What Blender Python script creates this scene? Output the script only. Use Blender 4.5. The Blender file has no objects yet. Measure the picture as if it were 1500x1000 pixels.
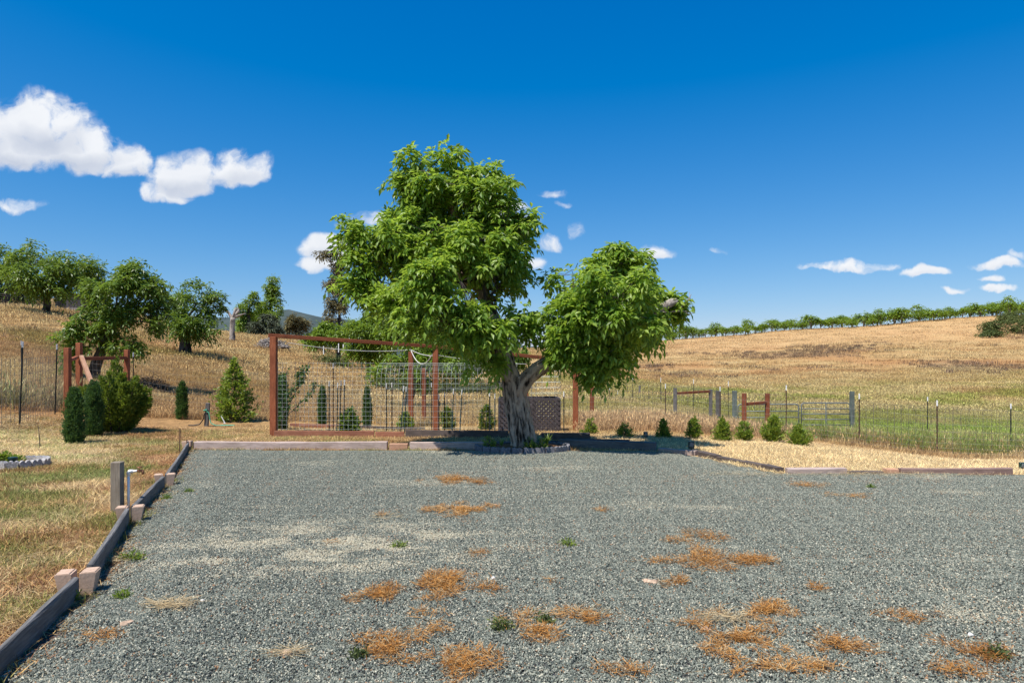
import bpy, bmesh, math, random
import numpy as np
from mathutils import Vector, Matrix, Euler

rnd = random.Random(7)
rng = np.random.default_rng(11)
SC = bpy.context.scene
COL = SC.collection
R = math.radians

# ------------------------------------------------------------------ camera, sky, sun, exposure
CAMZ = 1.6
FOC = 1000.0          # pixels of focal length in a 1500 px wide picture
HZ = 540.0            # row of the horizon
cam_d = bpy.data.cameras.new('camera')
cam = bpy.data.objects.new('camera', cam_d)
COL.objects.link(cam)
cam.location = (0, 0, CAMZ)
cam.rotation_euler = (R(90), 0, 0)
cam_d.sensor_width = 36
cam_d.lens = 24
cam_d.shift_y = (HZ - 500) / 1500
cam_d.clip_start = 0.05
cam_d.clip_end = 20000
SC.camera = cam

SUN_EL, SUN_AZ = 62.0, 220.0     # azimuth clockwise from +Y: behind the camera and to its left
az, el = R(SUN_AZ), R(SUN_EL)
sun_dir = Vector((math.sin(az) * math.cos(el), math.cos(az) * math.cos(el), math.sin(el)))
sd = bpy.data.lights.new('sun', 'SUN')
sd.energy = 5.0
sd.angle = R(0.53)
sd.color = (1.0, 0.95, 0.87)
so = bpy.data.objects.new('sun', sd)
COL.objects.link(so)
so.rotation_euler = sun_dir.to_track_quat('Z', 'Y').to_euler()
so.location = (-20, -20, 40)

world = bpy.data.worlds.new('World')
SC.world = world
world.use_nodes = True
wt = world.node_tree
for n in list(wt.nodes):
    wt.nodes.remove(n)


class NT:
    """small helper for building node trees"""
    def __init__(self, tree):
        self.t = tree

    def n(self, typ, **kw):
        nd = self.t.nodes.new(typ)
        for k, v in kw.items():
            setattr(nd, k, v)
        return nd

    def put(self, sock, v):
        if isinstance(v, bpy.types.NodeSocket):
            self.t.links.new(v, sock)
        elif v is not None:
            if isinstance(v, (tuple, list)) and len(v) == 3 and sock.type == 'RGBA':
                v = (*v, 1)
            sock.default_value = v

    def math(self, op, a, b=None, c=None, clamp=False):
        nd = self.n('ShaderNodeMath', operation=op, use_clamp=clamp)
        self.put(nd.inputs[0], a)
        if b is not None:
            self.put(nd.inputs[1], b)
        if c is not None:
            self.put(nd.inputs[2], c)
        return nd.outputs[0]

    def mix(self, f, a, b, blend='MIX'):
        nd = self.n('ShaderNodeMix', data_type='RGBA', blend_type=blend)
        self.put(nd.inputs[0], f)
        self.put(nd.inputs[6], a)
        self.put(nd.inputs[7], b)
        return nd.outputs[2]

    def noise(self, vec, scale, detail=4, rough=0.55, dist=0.0, dims='3D'):
        nd = self.n('ShaderNodeTexNoise', noise_dimensions=dims)
        if vec is not None:
            self.put(nd.inputs['Vector'], vec)
        nd.inputs['Scale'].default_value = scale
        nd.inputs['Detail'].default_value = detail
        nd.inputs['Roughness'].default_value = rough
        nd.inputs['Distortion'].default_value = dist
        return nd.outputs[0]

    def ramp(self, f, stops):
        nd = self.n('ShaderNodeValToRGB')
        e = nd.color_ramp.elements
        while len(e) > 1:
            e.remove(e[0])
        for i, (p, c) in enumerate(stops):
            x = e[0] if i == 0 else e.new(p)
            x.position = p
            x.color = (*c, 1) if len(c) == 3 else c
        self.put(nd.inputs[0], f)
        return nd.outputs[0]

    def smooth(self, v, lo, hi):
        nd = self.n('ShaderNodeMapRange', interpolation_type='SMOOTHSTEP')
        self.put(nd.inputs[0], v)
        nd.inputs[1].default_value = lo
        nd.inputs[2].default_value = hi
        return nd.outputs[0]

    def scale_vec(self, vec, s):
        nd = self.n('ShaderNodeMapping')
        self.put(nd.inputs[0], vec)
        nd.inputs['Scale'].default_value = s
        return nd.outputs[0]


W = NT(wt)
sky = W.n('ShaderNodeTexSky', sky_type='NISHITA')
sky.sun_disc = False
sky.sun_elevation = el
sky.sun_rotation = az
sky.altitude = 200
sky.air_density = 1.0
sky.dust_density = 0.4
sky.ozone_density = 2.5
# deep, polarised blue: raise saturation and contrast of the physical sky
s1 = W.mix(1.0, sky.outputs[0], (0.115, 0.115, 0.115), 'MULTIPLY')
gm = W.n('ShaderNodeGamma')
W.put(gm.inputs[0], s1)
gm.inputs[1].default_value = 1.45
skyc = W.mix(1.0, gm.outputs[0], (9.5, 13.2, 15.5), 'MULTIPLY')
sc_ = W.n('ShaderNodeSeparateColor')
W.put(sc_.inputs[0], skyc)
K = 0.095
pr = W.math('MULTIPLY', W.math('MAXIMUM', W.math('SUBTRACT', W.math('MULTIPLY', sc_.outputs[0], K), 0.056), 0.0), 0.94 / K)
pg = W.math('MULTIPLY', W.math('POWER', W.math('MULTIPLY', sc_.outputs[1], K), 0.75), 0.553 / K)
pb = W.math('MULTIPLY', W.math('POWER', W.math('MULTIPLY', sc_.outputs[2], K), 0.43), 0.612 / K)
cc_ = W.n('ShaderNodeCombineColor')
W.put(cc_.inputs[0], pr); W.put(cc_.inputs[1], pg); W.put(cc_.inputs[2], pb)
skyc = cc_.outputs[0]
# clouds: direction of view turned into slopes (sideways, upwards)
tc = W.n('ShaderNodeTexCoord')
sep = W.n('ShaderNodeSeparateXYZ')
W.put(sep.inputs[0], tc.outputs['Generated'])
yy = W.math('MAXIMUM', sep.outputs[1], 0.02)
cu = W.math('DIVIDE', sep.outputs[0], yy)
cv = W.math('DIVIDE', sep.outputs[2], yy)
wv = W.n('ShaderNodeCombineXYZ')
W.put(wv.inputs[0], cu)
W.put(wv.inputs[1], cv)
wn = W.n('ShaderNodeTexNoise', noise_dimensions='3D')
W.put(wn.inputs['Vector'], wv.outputs[0])
wn.inputs['Scale'].default_value = 17
wn.inputs['Detail'].default_value = 5
ws = W.n('ShaderNodeSeparateColor')
W.put(ws.inputs[0], wn.outputs['Color'])
cu = W.math('ADD', cu, W.math('MULTIPLY', W.math('SUBTRACT', ws.outputs[0], .5), .075))
cv = W.math('ADD', cv, W.math('MULTIPLY', W.math('SUBTRACT', ws.outputs[1], .5), .045))
cvec = W.n('ShaderNodeCombineXYZ')
W.put(cvec.inputs[0], cu)
W.put(cvec.inputs[1], cv)
fb = W.noise(cvec.outputs[0], 9.0, 9, 0.6, 0.3)
fb2 = W.noise(cvec.outputs[0], 32.0, 5, 0.6)
# every cloud: centre px, py and half sizes of its puffs in the 1500 px picture
PUFFS = [(60, 190, 75, 62, 1.0), (20, 225, 80, 45, 1.0), (115, 222, 75, 45, 1.0), (185, 240, 45, 36, 1.0), (-60, 200, 90, 70, 1.0),
         (265, 262, 58, 40, 1.0), (340, 255, 62, 34, 1.0), (240, 285, 45, 22, .9), (22, 303, 36, 14, .8), (168, 288, 13, 7, .35),
         (480, 360, 50, 26, .9), (470, 383, 42, 18, .9), (540, 320, 40, 16, .6), (600, 345, 50, 26, .7), (735, 312, 42, 18, .8),
         (812, 283, 26, 9, .42), (830, 296, 14, 6, .4), (848, 340, 13, 18, .42), (808, 356, 28, 15, .65), (780, 384, 22, 14, .6), (765, 330, 24, 14, .5),
         (957, 372, 28, 15, .7), (890, 368, 22, 10, .5), (1245, 390, 66, 13, .85), (1200, 392, 28, 7, .6), (1343, 398, 40, 12, .75),
         (1398, 425, 26, 7, .5), (1458, 386, 50, 12, .8), (1446, 406, 22, 8, .6), (1463, 421, 30, 8, .7), (1496, 376, 20, 9, .6),
         (1048, 372, 10, 5, .28), (415, 290, 9, 4, .25), (1620, 380, 90, 22, .8), (1760, 330, 70, 30, .8), (-260, 290, 90, 34, .8),
         (-190, 380, 60, 16, .7)]
dens = None
lowness = None
for (px, py, rx, ry, w) in PUFFS:
    a = W.math('MULTIPLY', W.math('SUBTRACT', cu, (px - 750) / FOC), FOC / rx)
    dv = W.math('SUBTRACT', cv, (HZ - py) / FOC)
    b = W.math('MULTIPLY', dv, FOC / ry)
    bf = W.math('MULTIPLY', W.math('MINIMUM', b, 0.0), 0.55)       # flatter underneath
    b2 = W.math('ADD', b, bf)
    d2 = W.math('ADD', W.math('MULTIPLY', a, a), W.math('MULTIPLY', b2, b2))
    f = W.math('MULTIPLY', W.math('SUBTRACT', 1.25, d2), w)
    dens = f if dens is None else W.math('MAXIMUM', dens, f)
    lw = W.math('MULTIPLY', W.math('SUBTRACT', 0.15, b, clamp=True), W.math('MULTIPLY', W.math('SUBTRACT', 1.25, d2, clamp=True), min(1.0, ry / 45.0)))
    lowness = lw if lowness is None else W.math('MAXIMUM', lowness, lw)
edge = W.math('ADD', W.math('MULTIPLY', W.math('SUBTRACT', fb, 0.5), 3.4), W.math('MULTIPLY', W.math('SUBTRACT', fb2, 0.5), 2.0))
cov0 = W.math('ADD', dens, edge)
cov = W.smooth(cov0, -0.1, 0.95)
cov = W.math('MULTIPLY', cov, W.math('GREATER_THAN', sep.outputs[1], 0.03))
cov = W.math('MULTIPLY', cov, W.smooth(dens, 0.0, 0.6))
shade = W.math('ADD', W.math('MULTIPLY', lowness, 1.1), W.math('MULTIPLY', W.math('SUBTRACT', fb, 0.42), 0.55), clamp=True)
ccol = W.mix(shade, (7.2, 7.35, 7.6), (2.7, 3.3, 4.6))
final = W.mix(W.math('MULTIPLY', cov, 0.97), skyc, ccol)
bg = W.n('ShaderNodeBackground')
W.put(bg.inputs[0], final)
bg.inputs[1].default_value = 0.095
wo = W.n('ShaderNodeOutputWorld')
wt.links.new(bg.outputs[0], wo.inputs[0])
try:
    world.cycles.sampling_method = 'MANUAL'
    world.cycles.sample_map_resolution = 512
except Exception:
    pass

SC.view_settings.view_transform = 'Standard'
SC.view_settings.look = 'None'
SC.view_settings.exposure = 0.45
SC.view_settings.gamma = 1.0
SC.view_settings.use_curve_mapping = False
SC.cycles.max_bounces = 6
SC.cycles.diffuse_bounces = 3
SC.cycles.transmission_bounces = 3
SC.cycles.transparent_max_bounces = 8

# ------------------------------------------------------------------ numeric noise
def _h(ix, iy, seed):
    n = (ix * 374761393 + iy * 668265263 + seed * 974634777).astype(np.int64) & 0x7fffffff
    n = ((n ^ (n >> 13)) * 1274126177) & 0x7fffffff
    n = n ^ (n >> 16)
    return (n & 0xffff) / 65535.0


def vnoise(x, y, seed=0):
    x = np.asarray(x, float); y = np.asarray(y, float)
    ix = np.floor(x).astype(np.int64); iy = np.floor(y).astype(np.int64)
    fx = x - ix; fy = y - iy
    fx = fx * fx * (3 - 2 * fx); fy = fy * fy * (3 - 2 * fy)
    a = _h(ix, iy, seed); b = _h(ix + 1, iy, seed); c = _h(ix, iy + 1, seed); d = _h(ix + 1, iy + 1, seed)
    return (a * (1 - fx) + b * fx) * (1 - fy) + (c * (1 - fx) + d * fx) * fy


def fbm(x, y, seed=0, octv=4):
    s = 0; a = .5; t = 0
    for k in range(octv):
        s = s + a * vnoise(np.asarray(x) * 2 ** k, np.asarray(y) * 2 ** k, seed + k); t += a; a *= .5
    return s / t


def sstep(x, a, b):
    t = np.clip((np.asarray(x, float) - a) / (b - a), 0, 1)
    return t * t * (3 - 2 * t)

# ------------------------------------------------------------------ terrain
TAB = {
    -.80: [(10.5, 692), (15, 620), (20, 572), (30, 520), (40, 480), (50, 450), (70, 439), (100, 433)],
    -.685: [(10.5, 692), (14.5, 645), (18, 604), (24, 570), (30, 535), (38, 500), (50, 460), (65, 446), (90, 437)],
    -.61: [(13, 663), (17, 625), (21, 590), (26, 557), (34, 525), (45, 490), (60, 460), (85, 445)],
    -.48: [(13, 663), (17, 632), (20, 613), (26, 590), (34, 550), (42, 517), (55, 500), (70, 487), (90, 482)],
    -.35: [(13, 663), (16.3, 638), (20, 618), (28, 590), (38, 555), (50, 530), (62, 507), (75, 496), (95, 492)],
    -.25: [(13, 663), (16.3, 638), (21, 618), (30, 596), (42, 570), (55, 545), (70, 525), (100, 518)],
    -.15: [(13, 663), (16.3, 638), (21, 624), (30, 606), (37, 597), (50, 575), (70, 545), (100, 525)],
    0.0: [(13, 663), (16.3, 639), (21, 624), (30, 600), (45, 580), (70, 548), (110, 520), (160, 508)],
    .20: [(13, 663), (16, 640), (22, 615), (28, 604), (35, 592), (60, 562), (100, 537), (150, 515), (200, 499)],
    .40: [(13, 663), (16, 648), (20, 640), (29, 632), (38, 603), (50, 580), (80, 550), (130, 512), (190, 482)],
    .65: [(10.2, 697), (13, 688), (17, 672), (29, 630), (45, 592), (80, 548), (130, 500), (170, 463)],
    .80: [(10.2, 697), (13, 688), (17, 672), (29, 630), (45, 590), (80, 545), (130, 493), (165, 456)],
}
NU, NY = 121, 260
UG = np.linspace(-.9, .9, NU)
LY = np.linspace(math.log(5), math.log(5000), NY)
YG = np.exp(LY)
_cols = []
for u, pts in TAB.items():
    ys = [0, 5, 9.5]; zs = [0, 0, 0]
    for (Y, py) in pts:
        ys.append(Y); zs.append(CAMZ + (HZ - py) / FOC * Y)
    yl, zl = ys[-1], zs[-1]
    ys += [yl * 1.25, yl * 2, 5000]; zs += [zl - 1.2, zl - 8, zl - 20]
    _cols.append(np.interp(YG, ys, zs))
_cols = np.array(_cols)
_us = np.array(list(TAB.keys()))
ZG = np.array([np.interp(UG, _us, _cols[:, j]) for j in range(NY)]).T      # [u, y]
for _ in range(3):
    p = np.pad(ZG, ((1, 1), (1, 1)), 'edge')
    ZG = (p[:-2, 1:-1] + p[2:, 1:-1] + 2 * p[1:-1, 1:-1]) / 4
    p = np.pad(ZG, ((1, 1), (1, 1)), 'edge')
    ZG = (p[1:-1, :-2] + p[1:-1, 2:] + 2 * p[1:-1, 1:-1]) / 4


def gz(X, Y):
    X = np.asarray(X, float); Y = np.asarray(Y, float)
    Ys = np.maximum(Y, 5.0)
    u = np.clip(X / np.maximum(Y, 8.0), -.9, .9)
    fu = (u + .9) / 1.8 * (NU - 1)
    fy = np.clip((np.log(Ys) - LY[0]) / (LY[-1] - LY[0]) * (NY - 1), 0, NY - 1.001)
    iu = np.clip(fu.astype(int), 0, NU - 2); iy = np.clip(fy.astype(int), 0, NY - 2)
    a = fu - iu; b = fy - iy
    z = (ZG[iu, iy] * (1 - a) + ZG[iu + 1, iy] * a) * (1 - b) + (ZG[iu, iy + 1] * (1 - a) + ZG[iu + 1, iy + 1] * a) * b
    bump = (fbm(X * .25, Y * .25, 5, 3) - .5) * .25 * sstep(Y, 19, 32) + (fbm(X * .05, Y * .05, 9, 3) - .5) * 1.0 * sstep(Y, 45, 90)
    return z + bump


def hit(px, py, y0=3.0, y1=230.0):
    """where the line of sight through a pixel of the photograph meets the ground"""
    Y = np.exp(np.linspace(math.log(y0), math.log(y1), 4000))
    X = (px - 750) / FOC * Y
    zr = CAMZ + (HZ - py) / FOC * Y
    d = zr - gz(X, Y)
    k = np.argmax(d <= 0)
    if d[k] > 0:
        k = len(Y) - 1
    return Vector((X[k], Y[k], float(gz(X[k], Y[k]))))


def at(px, Y, dz=0.0):
    X = (px - 750) / FOC * Y
    return Vector((X, Y, float(gz(X, Y)) + dz))


def pt(px, py, Y):
    return Vector(((px - 750) / FOC * Y, Y, CAMZ + (HZ - py) / FOC * Y))

# ------------------------------------------------------------------ materials
def material(name):
    m = bpy.data.materials.new(name)
    m.use_nodes = True
    t = m.node_tree
    for n in list(t.nodes):
        t.nodes.remove(n)
    k = NT(t)
    out = k.n('ShaderNodeOutputMaterial')
    b = k.n('ShaderNodeBsdfPrincipled')
    t.links.new(b.outputs[0], out.inputs[0])
    return m, k, b, out


def bump(k, b, h, strength=.4, dist=.02):
    nd = k.n('ShaderNodeBump')
    nd.inputs['Strength'].default_value = strength
    nd.inputs['Distance'].default_value = dist
    k.put(nd.inputs['Height'], h)
    k.t.links.new(nd.outputs[0], b.inputs['Normal'])


def vary(k, col, amount=.25):
    """object to object difference"""
    oi = k.n('ShaderNodeObjectInfo')
    hs = k.n('ShaderNodeHueSaturation')
    k.put(hs.inputs['Color'], col)
    k.put(hs.inputs['Value'], k.math('ADD', k.math('MULTIPLY', oi.outputs['Random'], amount), 1 - amount / 2))
    return hs.outputs[0]


def m_wood(name, c1, c2, c3, rough=.8, grain=1.0):
    m, k, b, _ = material(name)
    tc = k.n('ShaderNodeTexCoord')
    v = k.scale_vec(tc.outputs['Object'], (1.2, 14 * grain, 14 * grain))
    g = k.noise(v, 4.0, 6, .65, .4)
    big = k.noise(tc.outputs['Object'], 2.3, 4, .6)
    c = k.ramp(g, [(.25, c1), (.5, c2), (.75, c3)])
    c = k.mix(k.smooth(big, .35, .75), c, k.mix(.55, c, c1))
    c = vary(k, c, .3)
    k.put(b.inputs['Base Color'], c)
    b.inputs['Roughness'].default_value = rough
    b.inputs['Specular IOR Level'].default_value = .25
    v2 = k.scale_vec(tc.outputs['Object'], (2, 40, 40))
    bump(k, b, k.math('ADD', g, k.noise(v2, 6, 3)), .5, .006)
    return m


def m_plain(name, c, rough=.6, metal=0.0, nscale=12, namount=.25, spec=.4, bs=.15):
    m, k, b, _ = material(name)
    tc = k.n('ShaderNodeTexCoord')
    g = k.noise(tc.outputs['Object'], nscale, 5, .6)
    d = tuple(x * (1 - namount) for x in c)
    l = tuple(min(1, x * (1 + namount)) for x in c)
    k.put(b.inputs['Base Color'], vary(k, k.mix(k.smooth(g, .3, .7), d, l), .12))
    b.inputs['Roughness'].default_value = rough
    b.inputs['Metallic'].default_value = metal
    b.inputs['Specular IOR Level'].default_value = spec
    bump(k, b, g, bs, .004)
    return m


def m_leaf(name, dark, mid, light, trans, tr=.35, rough=.42, spec=.45):
    m, k, b, out = material(name)
    at_ = k.n('ShaderNodeAttribute', attribute_name='v')
    oi = k.n('ShaderNodeObjectInfo')
    geo = k.n('ShaderNodeNewGeometry')
    big = k.noise(geo.outputs['Position'], .9, 3, .5)
    f = k.math('ADD', k.math('MULTIPLY', at_.outputs['Fac'], .75), k.math('MULTIPLY', k.math('SUBTRACT', big, .38), .9), clamp=True)
    c = k.ramp(f, [(0, dark), (.5, mid), (1, light)])
    k.put(b.inputs['Base Color'], c)
    b.inputs['Roughness'].default_value = rough
    b.inputs['Specular IOR Level'].default_value = spec
    tl = k.n('ShaderNodeBsdfTranslucent')
    k.put(tl.inputs[0], k.mix(f, tuple(x * .6 for x in trans), trans))
    ms = k.n('ShaderNodeMixShader')
    ms.inputs[0].default_value = tr
    k.t.links.new(b.outputs[0], ms.inputs[1])
    k.t.links.new(tl.outputs[0], ms.inputs[2])
    k.t.links.new(ms.outputs[0], out.inputs[0])
    return m


def m_blades(name, trans=.25, rough=.7):
    """colour comes with every clump (attribute col), brightness with every blade (attribute v)"""
    m, k, b, out = material(name)
    ai = k.n('ShaderNodeAttribute', attribute_name='col', attribute_type='INSTANCER')
    av = k.n('ShaderNodeAttribute', attribute_name='v')
    hs = k.n('ShaderNodeHueSaturation')
    k.put(hs.inputs['Color'], ai.outputs['Color'])
    k.put(hs.inputs['Value'], k.math('ADD', k.math('MULTIPLY', k.math('POWER', av.outputs['Fac'], 1.5), 1.35), .38))
    k.put(hs.inputs['Hue'], k.math('ADD', k.math('MULTIPLY', k.math('SUBTRACT', av.outputs['Fac'], .5), .03), .5))
    k.put(b.inputs['Base Color'], hs.outputs[0])
    b.inputs['Roughness'].default_value = rough
    b.inputs['Specular IOR Level'].default_value = .25
    tl = k.n('ShaderNodeBsdfTranslucent')
    k.put(tl.inputs[0], hs.outputs[0])
    ms = k.n('ShaderNodeMixShader')
    ms.inputs[0].default_value = trans
    k.t.links.new(b.outputs[0], ms.inputs[1])
    k.t.links.new(tl.outputs[0], ms.inputs[2])
    k.t.links.new(ms.outputs[0], out.inputs[0])
    return m


def m_bark(name, dark, light, s=1.0, rough=.9):
    m, k, b, _ = material(name)
    tc = k.n('ShaderNodeTexCoord')
    v = k.scale_vec(tc.outputs['Object'], (9 * s, 9 * s, 2.6 * s))
    g = k.noise(v, 2.2, 6, .62, .9)
    f = k.noise(tc.outputs['Object'], 30 * s, 4, .6)
    ah = k.n('ShaderNodeAttribute', attribute_name='v')
    h = k.math('ADD', k.math('MULTIPLY', g, .6), k.math('MULTIPLY', ah.outputs['Fac'], .5))
    c = k.ramp(h, [(.42, dark), (.52, tuple((a + b2) / 2 for a, b2 in zip(dark, light))), (.60, light)])
    c = k.mix(k.math('MULTIPLY', f, .35), c, dark)
    k.put(b.inputs['Base Color'], c)
    b.inputs['Roughness'].default_value = rough
    b.inputs['Specular IOR Level'].default_value = .15
    bump(k, b, k.math('ADD', g, k.math('MULTIPLY', f, .4)), .9, .03)
    return m


M = {}
M['redwood'] = m_wood('redwood_stain', (.13, .036, .016), (.28, .088, .038), (.38, .14, .07))
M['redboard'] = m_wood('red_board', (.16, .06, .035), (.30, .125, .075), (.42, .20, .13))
M['dullred'] = m_wood('dull_red_board', (.13, .075, .06), (.25, .16, .13), (.37, .26, .21))
M['freshwood'] = m_wood('new_fir', (.30, .15, .09), (.48, .27, .17), (.60, .38, .26))
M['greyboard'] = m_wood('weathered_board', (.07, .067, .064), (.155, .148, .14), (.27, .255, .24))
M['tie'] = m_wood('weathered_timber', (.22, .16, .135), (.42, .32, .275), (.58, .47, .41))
M['tiedark'] = m_wood('old_and_shaded_timber', (.05, .04, .035), (.11, .085, .075), (.18, .14, .125))
M['postwood'] = m_wood('post_wood', (.16, .125, .09), (.30, .25, .19), (.42, .36, .29))
M['greypost'] = m_wood('grey_post', (.07, .065, .06), (.15, .14, .13), (.24, .23, .21))
M['greenpost'] = m_wood('green_grey_post', (.07, .08, .07), (.14, .17, .15), (.22, .25, .23))
M['block'] = m_plain('tan_concrete', (.50, .35, .255), .9, 0, 60, .16, .2, .5)
M['concrete'] = m_plain('grey_concrete', (.36, .34, .33), .9, 0, 30, .3, .2, .6)
M['concretedark'] = m_plain('dark_concrete', (.17, .165, .175), .9, 0, 30, .35, .2, .6)
M['wire'] = m_plain('galvanised_wire', (.44, .49, .47), .6, 0)
M['oldwire'] = m_plain('old_wire', (.17, .15, .13), .7, 0)
M['tpost'] = m_plain('t_post_green', (.035, .04, .035), .55, 0)
M['tpostg'] = m_plain('t_post_teal', (.035, .075, .075), .5, 0)
M['tpostb'] = m_plain('t_post_rust', (.085, .05, .035), .7, 0)
M['white'] = m_plain('white_paint', (.78, .78, .76), .5, 0, 20, .08)
M['pvc'] = m_plain('white_pvc', (.80, .80, .79), .35, 0, 8, .05, .5, 0)
M['brass'] = m_plain('rusty_brass', (.22, .10, .05), .5, .6)
M['galv'] = m_plain('galvanised_tube', (.15, .17, .17), .5, .1)
M['plasticgreen'] = m_plain('dark_green_plastic', (.012, .045, .035), .35, 0, 10, .2, .5)
M['plasticblack'] = m_plain('black_plastic', (.015, .015, .016), .45)
M['hosegreen'] = m_plain('green_hose', (.05, .28, .17), .45)
M['rope'] = m_plain('pale_rope', (.62, .60, .55), .8)
M['lattice'] = m_plain('brown_lattice', (.062, .050, .052), .8)
M['rust'] = m_plain('rusty_steel', (.10, .05, .035), .8)
M['roof'] = m_plain('pale_metal_roof', (.45, .50, .52), .5, .2)
M['shed'] = m_plain('grey_shed_wall', (.22, .21, .22), .8)
M['sheddark'] = m_plain('dark_doorway', (.03, .04, .045), .7)
M['bark'] = m_bark('walnut_bark', (.022, .015, .011), (.58, .43, .31), .62)  # bark ridges; their pale tone is warmed to imitate sun dapples
M['barkd'] = m_bark('dark_bark', (.02, .016, .013), (.12, .10, .085))
M['barkg'] = m_bark('dead_bark', (.09, .075, .065), (.42, .37, .33))
M['leaf'] = m_leaf('walnut_leaf', (.06, .14, .014), (.175, .29, .03), (.36, .45, .09), (.56, .76, .08), .46)
M['leaffar'] = m_leaf('walnut_leaf_far', (.045, .095, .012), (.11, .19, .022), (.20, .28, .04), (.34, .48, .05), .4)
M['leafyel'] = m_leaf('locust_leaf', (.06, .12, .014), (.15, .25, .022), (.26, .35, .035), (.40, .55, .04), .4)
M['leafcon'] = m_leaf('conifer_leaf', (.045, .085, .014), (.12, .18, .025), (.26, .29, .045), (.32, .42, .04), .35, .55, .25)
M['leafcyp'] = m_leaf('cypress_leaf', (.025, .06, .02), (.06, .125, .035), (.13, .20, .05), (.15, .28, .05), .3, .55, .25)
M['leafshrub'] = m_leaf('shrub_leaf', (.06, .115, .018), (.155, .23, .03), (.34, .38, .05), (.40, .52, .05), .36)
M['leafoak'] = m_leaf('oak_leaf', (.04, .06, .025), (.10, .13, .04), (.19, .21, .06), (.14, .2, .04), .25, .6, .2)
M['leafolive'] = m_leaf('sage_leaf', (.05, .06, .04), (.10, .12, .075), (.17, .19, .12), (.1, .13, .06), .2, .7, .2)
M['leafdry'] = m_leaf('dry_brush', (.08, .06, .05), (.16, .125, .09), (.24, .19, .13), (.15, .12, .07), .2, .8, .1)
M['leaforange'] = m_leaf('tan_leaf', (.07, .06, .035), (.19, .17, .075), (.30, .25, .12), (.25, .2, .05), .2, .7, .2)
M['strawweed'] = m_leaf('orange_dead_weed', (.20, .08, .022), (.44, .195, .045), (.62, .37, .14), (.4, .2, .06), .2, .8, .15)
M['palestraw'] = m_leaf('pale_straw', (.35, .24, .11), (.55, .41, .22), (.72, .58, .36), (.5, .38, .2), .2, .8, .15)
M['blades'] = m_blades('grass_blades')

# gravel stone
m, k, b, _ = material('gravel_stone')
av = k.n('ShaderNodeAttribute', attribute_name='v')
ai = k.n('ShaderNodeAttribute', attribute_name='col', attribute_type='INSTANCER')
c = k.ramp(av.outputs['Fac'], [(0, (.065, .078, .082)), (.3, (.135, .162, .166)), (.6, (.20, .228, .228)), (.82, (.28, .305, .30)), (.94, (.42, .42, .40)),
                               (1.0, (.58, .57, .54))])
geo = k.n('ShaderNodeNewGeometry')
pos = geo.outputs['Position']


def worn(k, pos):
    # paler worn places where fines show, one large near the middle left and faint ones elsewhere
    mp = k.n('ShaderNodeMapping')
    k.put(mp.inputs[0], pos)
    mp.inputs['Location'].default_value = (1.7 / 1.7, -6.1 / 1.05, 0)
    mp.inputs['Scale'].default_value = (1 / 1.7, 1 / 1.05, 0)
    ln = k.n('ShaderNodeVectorMath', operation='LENGTH')
    k.put(ln.inputs[0], mp.outputs[0])
    blob = k.math('SUBTRACT', 1.0, k.smooth(ln.outputs['Value'], .3, 1.35))
    n_a = k.smooth(k.noise(k.scale_vec(pos, (.9, 1.5, 1)), 1.9, 6, .65), .44, .58)
    n_b = k.smooth(k.noise(k.scale_vec(pos, (.5, .8, 1)), .9, 5, .6), .55, .72)
    return k.math('ADD', k.math('MULTIPLY', blob, k.math('ADD', k.math('MULTIPLY', n_a, .85), .08)), k.math('MULTIPLY', n_b, .45), clamp=True)


dust = worn(k, pos)
rustf = k.math('ADD', k.math('MULTIPLY', k.smooth(k.noise(pos, 1.3, 4, .6), .52, .75), .13), .022)
hit_ = k.math('GREATER_THAN', k.math('FRACT', k.math('MULTIPLY', av.outputs['Fac'], 37.3)), k.math('SUBTRACT', 1.0, dust))
c = k.mix(k.math('MULTIPLY', hit_, .85), c, (.52, .495, .44))
hit2 = k.math('GREATER_THAN', k.math('FRACT', k.math('MULTIPLY', av.outputs['Fac'], 91.7)), k.math('SUBTRACT', 1.0, rustf))
c = k.mix(k.math('MULTIPLY', hit2, .75), c, (.34, .17, .085))
c = k.mix(1.0, c, (1.05, .99, .80), 'MULTIPLY')
c = k.mix(1.0, c, k.ramp(k.noise(geo.outputs['Position'], 140, 3, .6), [(.3, (.8, .8, .8)), (.7, (1.15, 1.15, 1.15))]), 'MULTIPLY')
k.put(b.inputs['Base Color'], c)
b.inputs['Roughness'].default_value = .75
b.inputs['Specular IOR Level'].default_value = .3
M['stone'] = m

# gravel bed underneath the stones
m, k, b, _ = material('gravel_bed')
geo = k.n('ShaderNodeNewGeometry')
vo = k.n('ShaderNodeTexVoronoi')
k.put(vo.inputs['Vector'], geo.outputs['Position'])
vo.inputs['Scale'].default_value = 70
c = k.mix(worn(k, geo.outputs['Position']), (.07, .075, .07), (.30, .28, .235))
c = k.mix(.35, c, vo.outputs['Color'], 'MULTIPLY')
k.put(b.inputs['Base Color'], c)
b.inputs['Roughness'].default_value = .9
bump(k, b, vo.outputs['Distance'], 1, .02)
M['bed'] = m

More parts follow.
